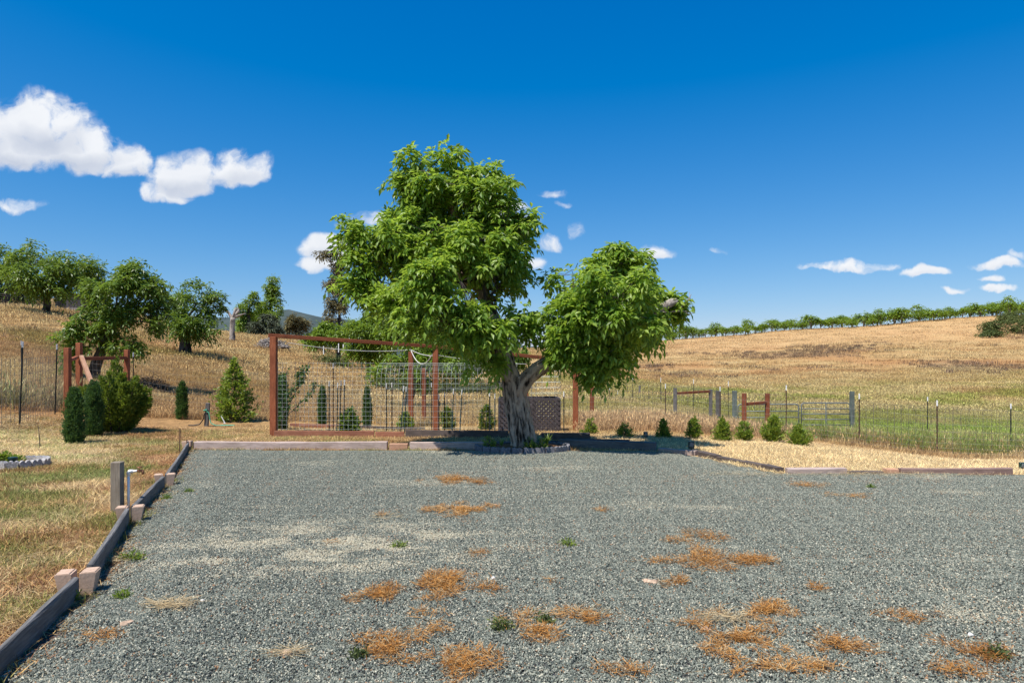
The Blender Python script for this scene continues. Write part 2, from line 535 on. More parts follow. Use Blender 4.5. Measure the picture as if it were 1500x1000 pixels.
# ground
m, k, b, _ = material('ground')
ac = k.n('ShaderNodeAttribute', attribute_name='col')
geo = k.n('ShaderNodeNewGeometry')
pos = geo.outputs['Position']
n1 = k.noise(pos, 38, 6, .7)
n2 = k.noise(pos, 5, 6, .65)
n3 = k.noise(pos, .7, 5, .6)
nfar = k.noise(k.scale_vec(pos, (1.6, .7, 1.6)), 1.9, 8, .75)
c = k.mix(1.0, ac.outputs['Color'], k.ramp(n1, [(.3, (.62, .6, .58)), (.68, (1.25, 1.22, 1.15))]), 'MULTIPLY')
c = k.mix(1.0, c, k.ramp(n2, [(.3, (.78, .76, .74)), (.7, (1.18, 1.16, 1.12))]), 'MULTIPLY')
c = k.mix(1.0, c, k.ramp(nfar, [(.3, (.70, .68, .66)), (.7, (1.25, 1.22, 1.2))]), 'MULTIPLY')
c = k.mix(k.math('MULTIPLY', k.smooth(n3, .5, .75), .25), c, (.22, .11, .05))
k.put(b.inputs['Base Color'], c)
b.inputs['Roughness'].default_value = .95
b.inputs['Specular IOR Level'].default_value = .1
bump(k, b, k.math('ADD', n1, k.math('MULTIPLY', n2, 2)), 1, .05)
M['ground'] = m

m, k, b, _ = material('mountain_forest_hazed')  # forest colour shifted towards blue to stand in for distance haze
geo = k.n('ShaderNodeNewGeometry')
c = k.ramp(k.noise(geo.outputs['Position'], .012, 6, .65), [(.35, (.028, .045, .045)), (.6, (.045, .065, .06)), (.75, (.08, .09, .075))])
k.put(b.inputs['Base Color'], c)
b.inputs['Roughness'].default_value = .95
M['mountain'] = m

# ------------------------------------------------------------------ mesh helpers
class MB:
    def __init__(self):
        self.v = []; self.f = []; self.s = []; self.n = 0

    def add(self, v, f, s=None):
        v = np.asarray(v, float).reshape(-1, 3)
        self.v.append(v)
        self.f += [tuple(int(i) + self.n for i in q) for q in f]
        self.s.append(np.zeros(len(v)) if s is None else np.broadcast_to(np.asarray(s, float), (len(v),)))
        self.n += len(v)
        return self

    def box(self, c, size, rz=0, bev=0.0, rot=None):
        """chamfered box"""
        hx, hy, hz = (x / 2 for x in size)
        e = min(bev, hx * .9, hy * .9, hz * .9)
        vs = []; idx = {}
        if e <= 0:
            vs = [(sx * hx, sy * hy, sz * hz) for sx in (-1, 1) for sy in (-1, 1) for sz in (-1, 1)]
            fs = [(0, 1, 3, 2), (4, 6, 7, 5), (0, 4, 5, 1), (2, 3, 7, 6), (0, 2, 6, 4), (1, 5, 7, 3)]
        else:
            for sx in (-1, 1):
                for sy in (-1, 1):
                    for sz in (-1, 1):
                        for a in range(3):
                            p = [sx * (hx - e), sy * (hy - e), sz * (hz - e)]
                            p[a] = (sx, sy, sz)[a] * (hx, hy, hz)[a]
                            idx[(sx, sy, sz, a)] = len(vs); vs.append(p)
            fs = []
            S = (-1, 1)
            for s in S:
                fs.append([idx[(s, a, b_, 0)] for a, b_ in ((-1, -1), (1, -1), (1, 1), (-1, 1))])
                fs.append([idx[(a, s, b_, 1)] for a, b_ in ((-1, -1), (1, -1), (1, 1), (-1, 1))])
                fs.append([idx[(a, b_, s, 2)] for a, b_ in ((-1, -1), (1, -1), (1, 1), (-1, 1))])
            for a in S:
                for b_ in S:
                    fs.append([idx[(-1, a, b_, 1)], idx[(1, a, b_, 1)], idx[(1, a, b_, 2)], idx[(-1, a, b_, 2)]])
                    fs.append([idx[(a, -1, b_, 0)], idx[(a, 1, b_, 0)], idx[(a, 1, b_, 2)], idx[(a, -1, b_, 2)]])
                    fs.append([idx[(a, b_, -1, 0)], idx[(a, b_, 1, 0)], idx[(a, b_, 1, 1)], idx[(a, b_, -1, 1)]])
            for a in S:
                for b_ in S:
                    for d in S:
                        fs.append([idx[(a, b_, d, 0)], idx[(a, b_, d, 1)], idx[(a, b_, d, 2)]])
        V = np.array(vs, float)
        m_ = rot if rot is not None else Matrix.Rotation(rz, 3, 'Z')
        V = V @ np.array(m_).T + np.array(c, float)
        return self.add(V, fs)

    def bar(self, a, b, w, h=None, bev=0.0):
        a = Vector(a); b = Vector(b); d = b - a
        q = d.to_track_quat('X', 'Z').to_matrix()
        return self.box((a + b) / 2, (d.length, w, h or w), bev=bev, rot=q)

    def tube(self, pts, rad, sides=8, cap=True, rough=0.0, seed=0, s=None):
        P = np.array([tuple(p) for p in pts], float)
        n = len(P)
        rad = np.full(n, rad) if np.isscalar(rad) else np.asarray(rad, float)
        T = np.gradient(P, axis=0)
        T /= np.linalg.norm(T, axis=1)[:, None] + 1e-9
        ref = np.array([1., 0, 0]) if abs(T[0, 0]) < .8 else np.array([0, 1., 0])
        V = []; sv = []
        ang = np.arange(sides) / sides * 2 * np.pi
        L = 0
        for i in range(n):
            if i:
                L += np.linalg.norm(P[i] - P[i - 1])
            x = ref - T[i] * ref.dot(T[i]); x /= np.linalg.norm(x) + 1e-9
            ref = x
            y = np.cross(T[i], x)
            rr = np.full(sides, rad[i])
            h = np.full(sides, .5)
            if rough:
                k1 = vnoise(np.cos(ang) * 3.2 + 7 + L * .8, np.sin(ang) * 3.2 + 3 + L * .5, seed)
                k2 = vnoise(np.cos(ang) * 7 + 17 + L * 1.6, np.sin(ang) * 7 + L * 2.1, seed + 5)
                k3 = vnoise(ang * 9 + L * 5, ang * 0 + L * 7, seed + 9)
                h = k2 * .6 + k3 * .4
                rr = rr * (1 + rough * ((k1 - .5) * 1.2 + (h - .5) * 1.3))
            V.append(P[i] + rr[:, None] * (np.cos(ang)[:, None] * x + np.sin(ang)[:, None] * y))
            sv.append(h)
        F = []
        for i in range(n - 1):
            for j in range(sides):
                a = i * sides + j; b = i * sides + (j + 1) % sides
                F.append((a, b, b + sides, a + sides))
        if cap:
            F.append(tuple(range(sides))[::-1]); F.append(tuple((n - 1) * sides + j for j in range(sides)))
        self.add(np.vstack(V), F, np.concatenate(sv))
        return self


def obj(name, mb, mat, parent=None, loc=None, smooth=False):
    me = bpy.data.meshes.new(name)
    V = np.vstack(mb.v) if mb.v else np.zeros((0, 3))
    me.from_pydata(V.tolist(), [], mb.f)
    me.materials.append(mat)
    at_ = me.attributes.new('v', 'FLOAT', 'POINT')
    at_.data.foreach_set('value', np.concatenate(mb.s).astype(np.float32))
    if smooth:
        me.polygons.foreach_set('use_smooth', [True] * len(me.polygons))
    me.update()
    o = bpy.data.objects.new(name, me)
    COL.objects.link(o)
    if parent is not None:
        o.parent = parent
    if loc is not None:
        o.location = loc
    return o


def fastmesh(name, V, F, mat, v=None, smooth=False):
    """V (n,3) and F (m,k) arrays -> mesh datablock"""
    me = bpy.data.meshes.new(name)
    n, (m_, kk) = len(V), F.shape
    me.vertices.add(n); me.loops.add(m_ * kk); me.polygons.add(m_)
    me.vertices.foreach_set('co', np.asarray(V, np.float32).ravel())
    me.loops.foreach_set('vertex_index', np.asarray(F, np.int32).ravel())
    me.polygons.foreach_set('loop_start', np.arange(m_, dtype=np.int32) * kk)
    me.polygons.foreach_set('loop_total', np.full(m_, kk, np.int32))
    me.materials.append(mat)
    if v is not None:
        me.attributes.new('v', 'FLOAT', 'POINT').data.foreach_set('value', np.asarray(v, np.float32))
    me.polygons.foreach_set('use_smooth', np.full(m_, smooth))
    me.update(calc_edges=True)
    me.validate()
    return me


def link(name, me, parent=None, loc=None):
    o = bpy.data.objects.new(name, me)
    COL.objects.link(o)
    if parent is not None:
        o.parent = parent
    if loc is not None:
        o.location = loc
    return o


def tag(o, label=None, cat=None, group=None, kind=None):
    if label: o['label'] = label
    if cat: o['category'] = cat
    if group: o['group'] = group
    if kind: o['kind'] = kind
    return o


def thing(name, label, cat, loc=(0, 0, 0), group=None):
    o = bpy.data.objects.new(name, None)
    o.empty_display_size = .2
    COL.objects.link(o)
    o.location = loc
    return tag(o, label, cat, group)


def board(name, a, b, w, h, mat, parent=None, bev=.006, roll=0, chips=0.0):
    """a sawn board whose own X axis runs along its length, so that its grain does"""
    a = Vector(a); b = Vector(b); d = b - a
    L = d.length
    mb = MB()
    if chips:
        n = max(4, int(L / .12))
        xs = np.linspace(-L / 2, L / 2, n + 1)
        prof = [(-w / 2, -h / 2), (w / 2, -h / 2), (w / 2, h / 2 - bev), (w / 2 - bev, h / 2), (-w / 2 + bev, h / 2), (-w / 2, h / 2 - bev)]
        V = []
        sd_ = rnd.randrange(1000)
        for i, x in enumerate(xs):
            for j, (y, z) in enumerate(prof):
                dz = (vnoise(x * 2.1 + 5, j * 3.3, sd_) - .5) * chips * (1 if z > 0 else .2) + (vnoise(x * .6 + 3, 1.1, sd_ + 4) - .5) * chips * 1.4
                dy = (vnoise(x * 1.3 + 9, 4.4, sd_ + 1) - .5) * chips * 1.2
                V.append((x + (rnd.uniform(-.006, .006) if i in (0, n) else 0), y + dy, z + dz))
        F = []
        for i in range(n):
            for j in range(6):
                p = i * 6 + j; q = i * 6 + (j + 1) % 6
                F.append((p, q, q + 6, p + 6))
        F.append((5, 4, 3, 2, 1, 0)); F.append(tuple(n * 6 + j for j in range(6)))
        mb.add(V, F)
    else:
        mb.box((0, 0, 0), (L, w, h), bev=bev)
    o = obj(name, mb, mat, parent)
    mid = (a + b) / 2
    if parent is not None:
        mid = mid - parent.location
    o.location = mid
    q = d.to_track_quat('X', 'Z')
    o.rotation_euler = (q.to_matrix() @ Matrix.Rotation(roll, 3, 'X')).to_euler()
    return o


def wires(segs, r, vert=1.0):
    """many thin straight wires as three sided prisms; segs (n,2,3)"""
    S = np.asarray(segs, float)
    A, B = S[:, 0], S[:, 1]
    D = B - A; D /= np.linalg.norm(D, axis=1)[:, None] + 1e-9
    ref = np.where(np.abs(D[:, 2:3]) > .8, np.array([[1., 0, 0]]), np.array([[0, 0, 1.]]))
    X = np.cross(D, ref); X /= np.linalg.norm(X, axis=1)[:, None] + 1e-9
    Y = np.cross(D, X)
    r = np.where(np.abs(D[:, 2:3]) > .5, r * vert, r)
    V = []
    for base in (A, B):
        for a in (0.5, 2.6, 4.7):
            V.append(base + r * (math.cos(a) * X + math.sin(a) * Y))
    V = np.stack(V, 1).reshape(-1, 3)
    f = np.array([[0, 1, 4, 3], [1, 2, 5, 4], [2, 0, 3, 5]])
    F = (f[None] + 6 * np.arange(len(S))[:, None, None]).reshape(-1, 4)
    return V, F

# ------------------------------------------------------------------ scatter with geometry nodes
def scatter(name, P, rz, sc, idx, col, sources, label=None, tilt=None):
    n = len(P)
    me = bpy.data.meshes.new(name)
    me.vertices.add(n)
    me.vertices.foreach_set('co', np.asarray(P, np.float32).ravel())
    me.attributes.new('rz', 'FLOAT', 'POINT').data.foreach_set('value', np.asarray(rz, np.float32))
    me.attributes.new('sc', 'FLOAT', 'POINT').data.foreach_set('value', np.asarray(sc, np.float32))
    me.attributes.new('ix', 'INT', 'POINT').data.foreach_set('value', np.asarray(idx, np.int32))
    me.attributes.new('col', 'FLOAT_VECTOR', 'POINT').data.foreach_set('vector', np.asarray(col, np.float32).ravel())
    o = link(name, me)
    tag(o, label, None, None, 'stuff')
    g = bpy.data.node_groups.new(name, 'GeometryNodeTree')
    g.interface.new_socket('Geometry', in_out='INPUT', socket_type='NodeSocketGeometry')
    g.interface.new_socket('Geometry', in_out='OUTPUT', socket_type='NodeSocketGeometry')
    N = g.nodes; Lk = g.links
    gi = N.new('NodeGroupInput'); go = N.new('NodeGroupOutput')
    iop = N.new('GeometryNodeInstanceOnPoints')
    Lk.new(gi.outputs[0], iop.inputs['Points'])
    jn = N.new('GeometryNodeJoinGeometry')
    for s in sources:
        oi = N.new('GeometryNodeObjectInfo')
        oi.inputs['Object'].default_value = s
        oi.inputs['As Instance'].default_value = True
        Lk.new(oi.outputs['Geometry'], jn.inputs[0])
    Lk.new(jn.outputs[0], iop.inputs['Instance'])
    iop.inputs['Pick Instance'].default_value = True

    def na(nm, t):
        a = N.new('GeometryNodeInputNamedAttribute'); a.data_type = t
        a.inputs['Name'].default_value = nm
        return a.outputs['Attribute']
    Lk.new(na('ix', 'INT'), iop.inputs['Instance Index'])
    cb = N.new('ShaderNodeCombineXYZ')
    Lk.new(na('rz', 'FLOAT'), cb.inputs[2])
    e2r = N.new('FunctionNodeEulerToRotation')
    Lk.new(cb.outputs[0], e2r.inputs[0])
    Lk.new(e2r.outputs[0], iop.inputs['Rotation'])
    Lk.new(na('sc', 'FLOAT'), iop.inputs['Scale'])
    Lk.new(iop.outputs[0], go.inputs[0])
    md = o.modifiers.new('scatter', 'NODES')
    md.node_group = g
    return o


def source(name, me):
    return bpy.data.objects.new(name, me)      # never linked: only drawn through the scatter


def leafgeo(P, D, Nn, L, Wd, fold=.25, droop=.15):
    """pointed leaves folded along the midrib; returns V, F(tri), leaf count"""
    n = len(P)
    D = D / (np.linalg.norm(D, axis=1)[:, None] + 1e-9)
    S = np.cross(D, Nn); S /= np.linalg.norm(S, axis=1)[:, None] + 1e-9
    U = np.cross(S, D)
    L = np.broadcast_to(L, (n,))[:, None]; Wd = np.broadcast_to(Wd, (n,))[:, None]
    dn = np.array([[0, 0, -1.]])
    mid = P + D * L * .48 + dn * L * droop * .25
    lf = mid + S * Wd * .5 + U * Wd * fold
    rt = mid - S * Wd * .5 + U * Wd * fold
    tip = P + D * L + dn * L * droop
    V = np.stack([P, mid, lf, rt, tip], 1).reshape(-1, 3)
    f = np.array([[0, 1, 2], [2, 1, 4], [0, 3, 1], [3, 4, 1]])
    F = (f[None] + 5 * np.arange(n)[:, None, None]).reshape(-1, 3)
    return V, F


def unit(v):
    return v / (np.linalg.norm(v, axis=-1, keepdims=True) + 1e-9)


def compound(P, D, scale, ncomp=4, npair=3, L=.115, Wd=.048, rach=.30):
    """walnut shoots: P tips, D directions; leaflets in pairs along drooping stalks"""
    n = len(P)
    out = []
    for k in range(ncomp):
        a = rng.uniform(0, 2 * np.pi, n)
        ref = unit(rng.normal(size=(n, 3)))
        x = unit(np.cross(D, ref))
        rd = unit(D * rng.uniform(.2, .9, (n, 1)) + x + np.array([0, 0, .25]))
        rl = rach * scale * rng.uniform(.7, 1.2, n)
        side = unit(np.cross(rd, np.array([[0, 0, 1.]])) + 1e-6)
        org = P - D * rng.uniform(0, .25, (n, 1)) * scale * .6
        for j in range(npair + 1):
            t = (.35 + .65 * j / npair)
            dr = rng.uniform(.25, .7, n)
            base = org + rd * (rl * t)[:, None]
            base[:, 2] -= dr * rl * t * t * .9
            tang = unit(rd + np.stack([0 * dr, 0 * dr, -1.6 * dr * t], 1))
            for sgn in ((1, -1) if j < npair else (0,)):
                dd = unit(tang * (.55 if sgn else 1) + side * sgn * .9 + np.array([0, 0, -.22]) + rng.normal(0, .3, (n, 3)))
                nn = unit(np.array([[0, 0, 1.]]) + D * .35 + rng.normal(0, .5, (n, 3)))
                sz = scale * rng.uniform(.75, 1.25, n)
                out.append((base, dd, nn, L * sz, Wd * sz))
    P_ = np.vstack([o[0] for o in out]); D_ = np.vstack([o[1] for o in out]); N_ = np.vstack([o[2] for o in out])
    return P_, D_, N_, np.concatenate([o[3] for o in out]), np.concatenate([o[4] for o in out])


def in_lobes(lobes, n, shell=.5, gap=.0, gs=1.2, seed=3):
    """points spread near the surface of a union of ellipsoids, with outward directions"""
    vol = np.array([l[3] * l[4] * l[5] for l in lobes]) ** (2 / 3)
    pk = rng.choice(len(lobes), int(n * 2.2), p=vol / vol.sum())
    Lb = np.array([l[:6] for l in lobes])[pk]
    d = unit(rng.normal(size=(len(pk), 3)))
    r = rng.uniform(shell ** 2, 1, len(pk)) ** .5
    r *= 1 + (vnoise(d[:, 0] * 2.5 + pk * 3.1, d[:, 2] * 2.5 + d[:, 1] * 2, seed) - .5) * .75 + rng.normal(0, .07, len(pk)) + (rng.random(len(pk)) < .10) * rng.uniform(.05, .30, len(pk))
    P = Lb[:, :3] + d * Lb[:, 3:6] * r[:, None]
    keep = np.ones(len(P), bool)
    if gap:
        nz = .5 * (vnoise(P[:, 0] * gs, P[:, 2] * gs + P[:, 1] * .7, seed) + vnoise(P[:, 0] * gs + 31, P[:, 1] * gs + P[:, 2] * .4, seed + 2))
        keep = nz > gap
    # few leaves deep inside another lobe
    inner = np.zeros(len(P), bool)
    for l in lobes:
        q = (P - np.array(l[:3])) / np.array(l[3:6])
        inner |= (q ** 2).sum(1) < (shell * .8) ** 2
    keep &= ~inner | (rng.random(len(P)) < .15)
    P = P[keep][:n]; d = d[keep][:n]
    return P, unit(d * np.array([[1, 1, .8]]) + np.array([[0, 0, .35]]))


def limb(a, b, sag=.1, n=6, wob=.1):
    a = np.array(a, float); b = np.array(b, float)
    L = np.linalg.norm(b - a)
    t = np.linspace(0, 1, n)
    P = a + (b - a) * t[:, None]
    w = rng.normal(0, wob * L * .35, (n, 3)) * (np.sin(t * np.pi))[:, None]
    P = P + w
    P[:, 2] += np.sin(t * np.pi) * sag * L
    return P


def clumps(lobes, dens=1.0, rel_r=(.34, .55), gap=.0, seed=1):
    """break smooth lobes into many leafy clumps sitting on and in them"""
    out = []
    for l in lobes:
        c = np.array(l[:3]); r = np.array(l[3:6])
        n_ = max(4, int(7 * dens))
        for q in range(n_):
            d = unit(rng.normal(size=3)); f = rng.uniform(.45, .98)
            p = c + d * r * f
            s_ = rng.uniform(*rel_r) * (1.25 - .5 * f)
            rr = np.maximum(r * s_, .08)
            m_ = rr.mean()
            out.append((p[0], p[1], p[2], (rr[0] + m_) / 2, (rr[1] + m_) / 2, (rr[2] + m_) / 2 * .85))
    return out


def add_branches(mb, start, lobes, r0, nsec=7, shoots=None, sides=8, twig_r=.012):
    """limbs to each lobe, branches inside it and twigs to the shoots"""
    ends = []
    for l in lobes:
        c = np.array(l[:3]); rr = np.array(l[3:6])
        s = np.array(start)
        P = limb(s, c - rr * np.array([0, 0, .25]), .06, 8, .12)
        ra = r0 * rng.uniform(.5, .75)
        mb.tube(P, np.linspace(ra, ra * .35, 8), sides, rough=.12, seed=rnd.randrange(999))
        ends.append(P[-1]); ends.append(P[5])
        for _ in range(nsec):
            d = unit(rng.normal(size=3)); d[2] = abs(d[2]) * .7
            e = c + d * rr * rng.uniform(.45, .8)
            j = rng.integers(4, 8)
            Q = limb(P[j], e, .08, 5, .14)
            mb.tube(Q, np.linspace(ra * .32, ra * .1, 5), 5)
            ends.append(Q[-1]); ends.append(Q[3])
    if shoots is not None and len(shoots):
        E = np.array(ends)
        segs = []
        for s in shoots:
            k_ = np.argmin(((E - s) ** 2).sum(1))
            if np.linalg.norm(E[k_] - s) < .75:
                mid = (E[k_] + s) / 2 + rng.normal(0, .03, 3) - np.array([0, 0, .03])
                segs.append((E[k_], mid)); segs.append((mid, s))
        if segs:
            V, F = wires(segs, twig_r)
            mb.add(V, F.tolist(), .5)


def foliage_mesh(name, P, D, Nn, L, Wd, mat, fold=.25, droop=.15):
    V, F = leafgeo(P, D, Nn, L, Wd, fold, droop)
    v = np.repeat(rng.random(len(P)), 5)
    return fastmesh(name, V, F, mat, v)

# ================================================================== THE PLACE
# ---- gravel lot outline (plan view)
LOT = [(-1.95, 1.2), (-2.72, 3.6), (-3.03, 4.75), (-3.95, 7.1), (-4.72, 9.3), (-6.38, 13.35), (-2.3, 13.3), (2.72, 13.1),
       (3.25, 12.55), (4.05, 10.35), (7.5, 10.25), (11.0, 10.2), (30, 10.2), (30, -12), (-1.2, -12), (-1.2, -3)]
LOTA = np.array(LOT)


def inside(X, Y, poly=LOTA):
    X = np.asarray(X, float); Y = np.asarray(Y, float)
    c = np.zeros(X.shape, bool)
    j = len(poly) - 1
    for i in range(len(poly)):
        xi, yi = poly[i]; xj, yj = poly[j]
        t = ((yi > Y) != (yj > Y)) & (X < (xj - xi) * (Y - yi) / ((yj - yi) + 1e-12) + xi)
        c ^= t
        j = i
    return c


def ground_colour(X, Y):
    """base colour of soil, straw and grass at a place: (n,3)"""
    X = np.asarray(X, float); Y = np.asarray(Y, float)
    u = X / np.maximum(Y, 6)
    a = fbm(X * .35, Y * .35, 21, 4); b_ = fbm(X * .08, Y * .08, 33, 4); c_ = fbm(X * 1.3, Y * 1.3, 41, 3)
    tan = np.array([.45, .30, .14]); gold = np.array([.50, .37, .185]); pale = np.array([.64, .49, .27])
    green = np.array([.235, .265, .05]); soil = np.array([.34, .155, .07]); dull = np.array([.24, .155, .08]); rust = np.array([.41, .215, .095])

    def mx(base, c, w):
        w = np.clip(w, 0, 1)[:, None]
        return base * (1 - w) + c * w
    C = np.tile(gold, (len(X), 1))
    C = mx(C, tan, sstep(a, .35, .62))
    C = mx(C, rust, sstep(b_, .5, .68) * .6)
    far = sstep(Y, 26, 40)
    # green low ground to the right, fading into dry hill
    right = sstep(u, .12, .3)
    zig = Y + (fbm(X * .06, Y * .06, 55, 3) - .5) * 40
    gr = right * (sstep(zig, 19, 25) * (1 - sstep(zig, 52, 82)))
    C = mx(C, green, gr * (.2 + .8 * sstep(a, .38, .6)) * .72)
    C = mx(C, np.array([.27, .335, .06]), sstep(u, .33, .5) * sstep(zig, 19, 23) * (1 - sstep(zig, 29, 36)) * (.45 + .5 * sstep(a, .4, .55)))
    mid = (1 - right) * sstep(u, -.1, .05) * sstep(Y, 20, 27) * (1 - sstep(Y, 60, 85))
    C = mx(C, green, mid * .45 * sstep(a, .35, .6))
    # greenish tint in the left hill here and there
    C = mx(C, green, (1 - right) * far * .35 * sstep(b_, .52, .66) * sstep(a, .4, .6))
    # dark dead weeds band on the right hill
    band = right * sstep(Y, 74, 86) * (1 - sstep(Y, 112, 135)) * sstep(fbm(X * .07, Y * .05, 66, 4), .44, .6)
    C = mx(C, np.array([.26, .165, .105]), band * .45)
    C = mx(C, np.array([.56, .38, .2]), right * sstep(Y, 110, 150) * .7)
    # mown yard on the left: straw, green, rust
    yard = (1 - sstep(X, -2.0, 1.0)) * (1 - sstep(Y, 13.5, 16.5))
    a2 = fbm(X * 1.9 + 40, Y * 1.9, 121, 5)
    Cy = np.tile(np.array([.40, .255, .115]), (len(X), 1))
    Cy = mx(Cy, pale * .85, sstep(a2, .47, .62) * .6)
    Cy = mx(Cy, np.array([.15, .19, .045]), sstep(fbm(X * 2.2 + 3, Y * 2.2, 77, 4), .5, .62) * .6)
    Cy = mx(Cy, soil, sstep(fbm(X * 1.9 + 13, Y * 1.9, 87, 4), .52, .64) * .75)
    C = C * (1 - yard[:, None]) + Cy * yard[:, None]
    # pale straw strips: along the left fence and behind the right hand border
    ps = np.maximum(sstep(u, -.56, -.62) if False else (1 - sstep(u, -.66, -.58)) * sstep(Y, 10.6, 11.8) * (1 - sstep(Y, 14.2, 15.5)),
                    sstep(X, 1.2, 2.5) * (1 - sstep(Y - np.clip(2.2 - .0 * X, 0, 3), 13.0, 15.0)))
    C = mx(C, pale, ps * .92)
    # red soil showing along the right fence and beside the left bushes
    fy = 17.2 - .12 * (X - 6)
    C = mx(C, soil, sstep(X, 7, 9) * np.exp(-((Y - 18.3) / 1.3) ** 2) * sstep(c_, .35, .6) * .9)
    C = mx(C, soil, np.exp(-((X + 8.6) / 1.6) ** 2 - ((Y - 15.8) / 1.0) ** 2) * .8)
    # shady dark strip far behind the pergola
    return C


# ---- ground sheet
def spacing(lim, d0, k_):
    out = [0.0]
    while out[-1] < lim:
        out.append(out[-1] + d0 + k_ * out[-1])
    return out


xp = spacing(6000, .38, .021)
xs = np.array([-x for x in xp[:0:-1]] + xp)
yp = spacing(6000, .38, .017)
yn = spacing(3000, .8, .08)
ys = np.array([-y for y in yn[:0:-1]] + yp)
GX, GY = np.meshgrid(xs, ys, indexing='ij')
GZ = gz(GX, GY)
V = np.stack([GX, GY, GZ], -1).reshape(-1, 3)
nx, ny = len(xs), len(ys)
i, j = np.meshgrid(np.arange(nx - 1), np.arange(ny - 1), indexing='ij')
a = (i * ny + j).ravel()
F = np.stack([a, a + ny, a + ny + 1, a + 1], 1)
me = fastmesh('ground', V, F, M['ground'], None, True)
gc = ground_colour(V[:, 0], V[:, 1])
_yd = (1 - sstep(V[:, 0], -2.0, 1.0)) * (1 - sstep(V[:, 1], 13.5, 16.5))
gc = gc * (1 - .5 * _yd[:, None])
me.attributes.new('col', 'FLOAT_COLOR', 'POINT').data.foreach_set('color', np.hstack([gc, np.ones((len(gc), 1))]).astype(np.float32).ravel())
tag(link('ground', me), 'dry golden grass hills and yard soil around the gravel lot', None, None, 'structure')

# ---- far mountain
mx_ = np.linspace(-2600, 900, 90); my_ = np.linspace(2600, 4200, 30)
MX, MY = np.meshgrid(mx_, my_, indexing='ij')
ridge = np.interp(MX / MY, [-.9, -.6, -.45, -.40, -.33, -.29, -.22, .0, .4], [170, 220, 280, 300, 318, 285, 240, 150, 20])
prof = np.exp(-((MY - 3300) / 420) ** 2)
MZ = ridge * prof + (fbm(MX * .004, MY * .004, 12, 4) - .5) * 60 * prof - 30
V = np.stack([MX, MY, MZ], -1).reshape(-1, 3)
i, j = np.meshgrid(np.arange(89), np.arange(29), indexing='ij')
a = (i * 30 + j).ravel()
me = fastmesh('mountain', V, np.stack([a, a + 30, a + 31, a + 1], 1), M['mountain'], None, True)
tag(link('mountain', me), 'forested mountain ridge tinted bluish for distance haze far behind the left hill', None, None, 'structure')

# ---- gravel lot: bed and stones
bm = bmesh.new()
vs = [bm.verts.new((x, y, .012)) for x, y in LOT]
bm.faces.new(vs[::-1] if False else vs)
bmesh.ops.recalc_face_normals(bm, faces=bm.faces)
bmesh.ops.triangulate(bm, faces=bm.faces)
me = bpy.data.meshes.new('gravel_lot')
bm.to_mesh(me); bm.free()
me.materials.append(M['bed'])
tag(link('gravel_lot', me), 'bed of grey gravel parking area', None, None, 'structure')


def stone_tile(size, n, rmin, rmax, seed):
    r_ = np.random.default_rng(seed)
    base = np.array([[1, 0, 0], [-1, 0, 0], [0, 1, 0], [0, -1, 0], [0, 0, 1], [0, 0, -1]], float)
    f = np.array([[0, 2, 4], [2, 1, 4], [1, 3, 4], [3, 0, 4], [2, 0, 5], [1, 2, 5], [3, 1, 5], [0, 3, 5]])
    # rounded cuboid-ish crushed stone: jittered octahedron with an extra cut
    sc = r_.uniform(rmin, rmax, n) ** 1.0
    el_ = np.stack([r_.uniform(.8, 1.4, n), r_.uniform(.6, 1.0, n), r_.uniform(.45, .8, n)], 1) * sc[:, None]
    B = base[None] * (1 + r_.uniform(-.25, .25, (n, 6, 1))) + r_.uniform(-.28, .28, (n, 6, 3))
    B = B * el_[:, None, :]
    q = r_.normal(size=(n, 4)); q /= np.linalg.norm(q, axis=1)[:, None]
    w, x, y, z = q.T
    Rm = np.stack([1 - 2 * (y * y + z * z), 2 * (x * y - z * w), 2 * (x * z + y * w), 2 * (x * y + z * w), 1 - 2 * (x * x + z * z), 2 * (y * z - x * w),
                   2 * (x * z - y * w), 2 * (y * z + x * w), 1 - 2 * (x * x + y * y)], 1).reshape(n, 3, 3)
    B = np.einsum('nij,nkj->nki', Rm, B)
    c = np.stack([r_.uniform(-size / 2, size / 2, n), r_.uniform(-size / 2, size / 2, n), r_.uniform(.004, .016, n)], 1)
    V = (B + c[:, None]).reshape(-1, 3)
    F = (f[None] + 6 * np.arange(n)[:, None, None]).reshape(-1, 3)
    return fastmesh('gravel_patch', V, F, M['stone'], np.repeat(r_.random(n), 6))


stone_src = [source('gravel_patch', stone_tile(.5, 3600, .0036, .0088, 100 + s)) for s in range(6)]
step = .44
tx, ty = np.meshgrid(np.arange(-7, 14, step), np.arange(1.0, 13.6, step), indexing='ij')
tx = tx.ravel() + rng.uniform(-.03, .03, tx.size); ty = ty.ravel() + rng.uniform(-.03, .03, ty.size)
ok = np.ones(len(tx), bool)
for dx in (-.2, .2):
    for dy in (-.2, .2):
        ok &= inside(tx + dx, ty + dy)
ok &= tx < ty * .75 + 3.0
# smaller tiles fill the edges
P = np.stack([tx[ok], ty[ok], np.full(ok.sum(), .012)], 1)
ex, ey = np.meshgrid(np.arange(-7, 14, .17), np.arange(1.0, 13.6, .17), indexing='ij')
ex = ex.ravel(); ey = ey.ravel()
near = np.zeros(len(ex), bool)
e_in = np.ones(len(ex), bool)
for dx in (-.09, .09):
    for dy in (-.09, .09):
        e_in &= inside(ex + dx, ey + dy)
big = np.ones(len(ex), bool)
for dx in (-.45, .45):
    for dy in (-.45, .45):
        big &= inside(ex + dx, ey + dy)
em = e_in & ~big & (ex < ey * .75 + 3.0)


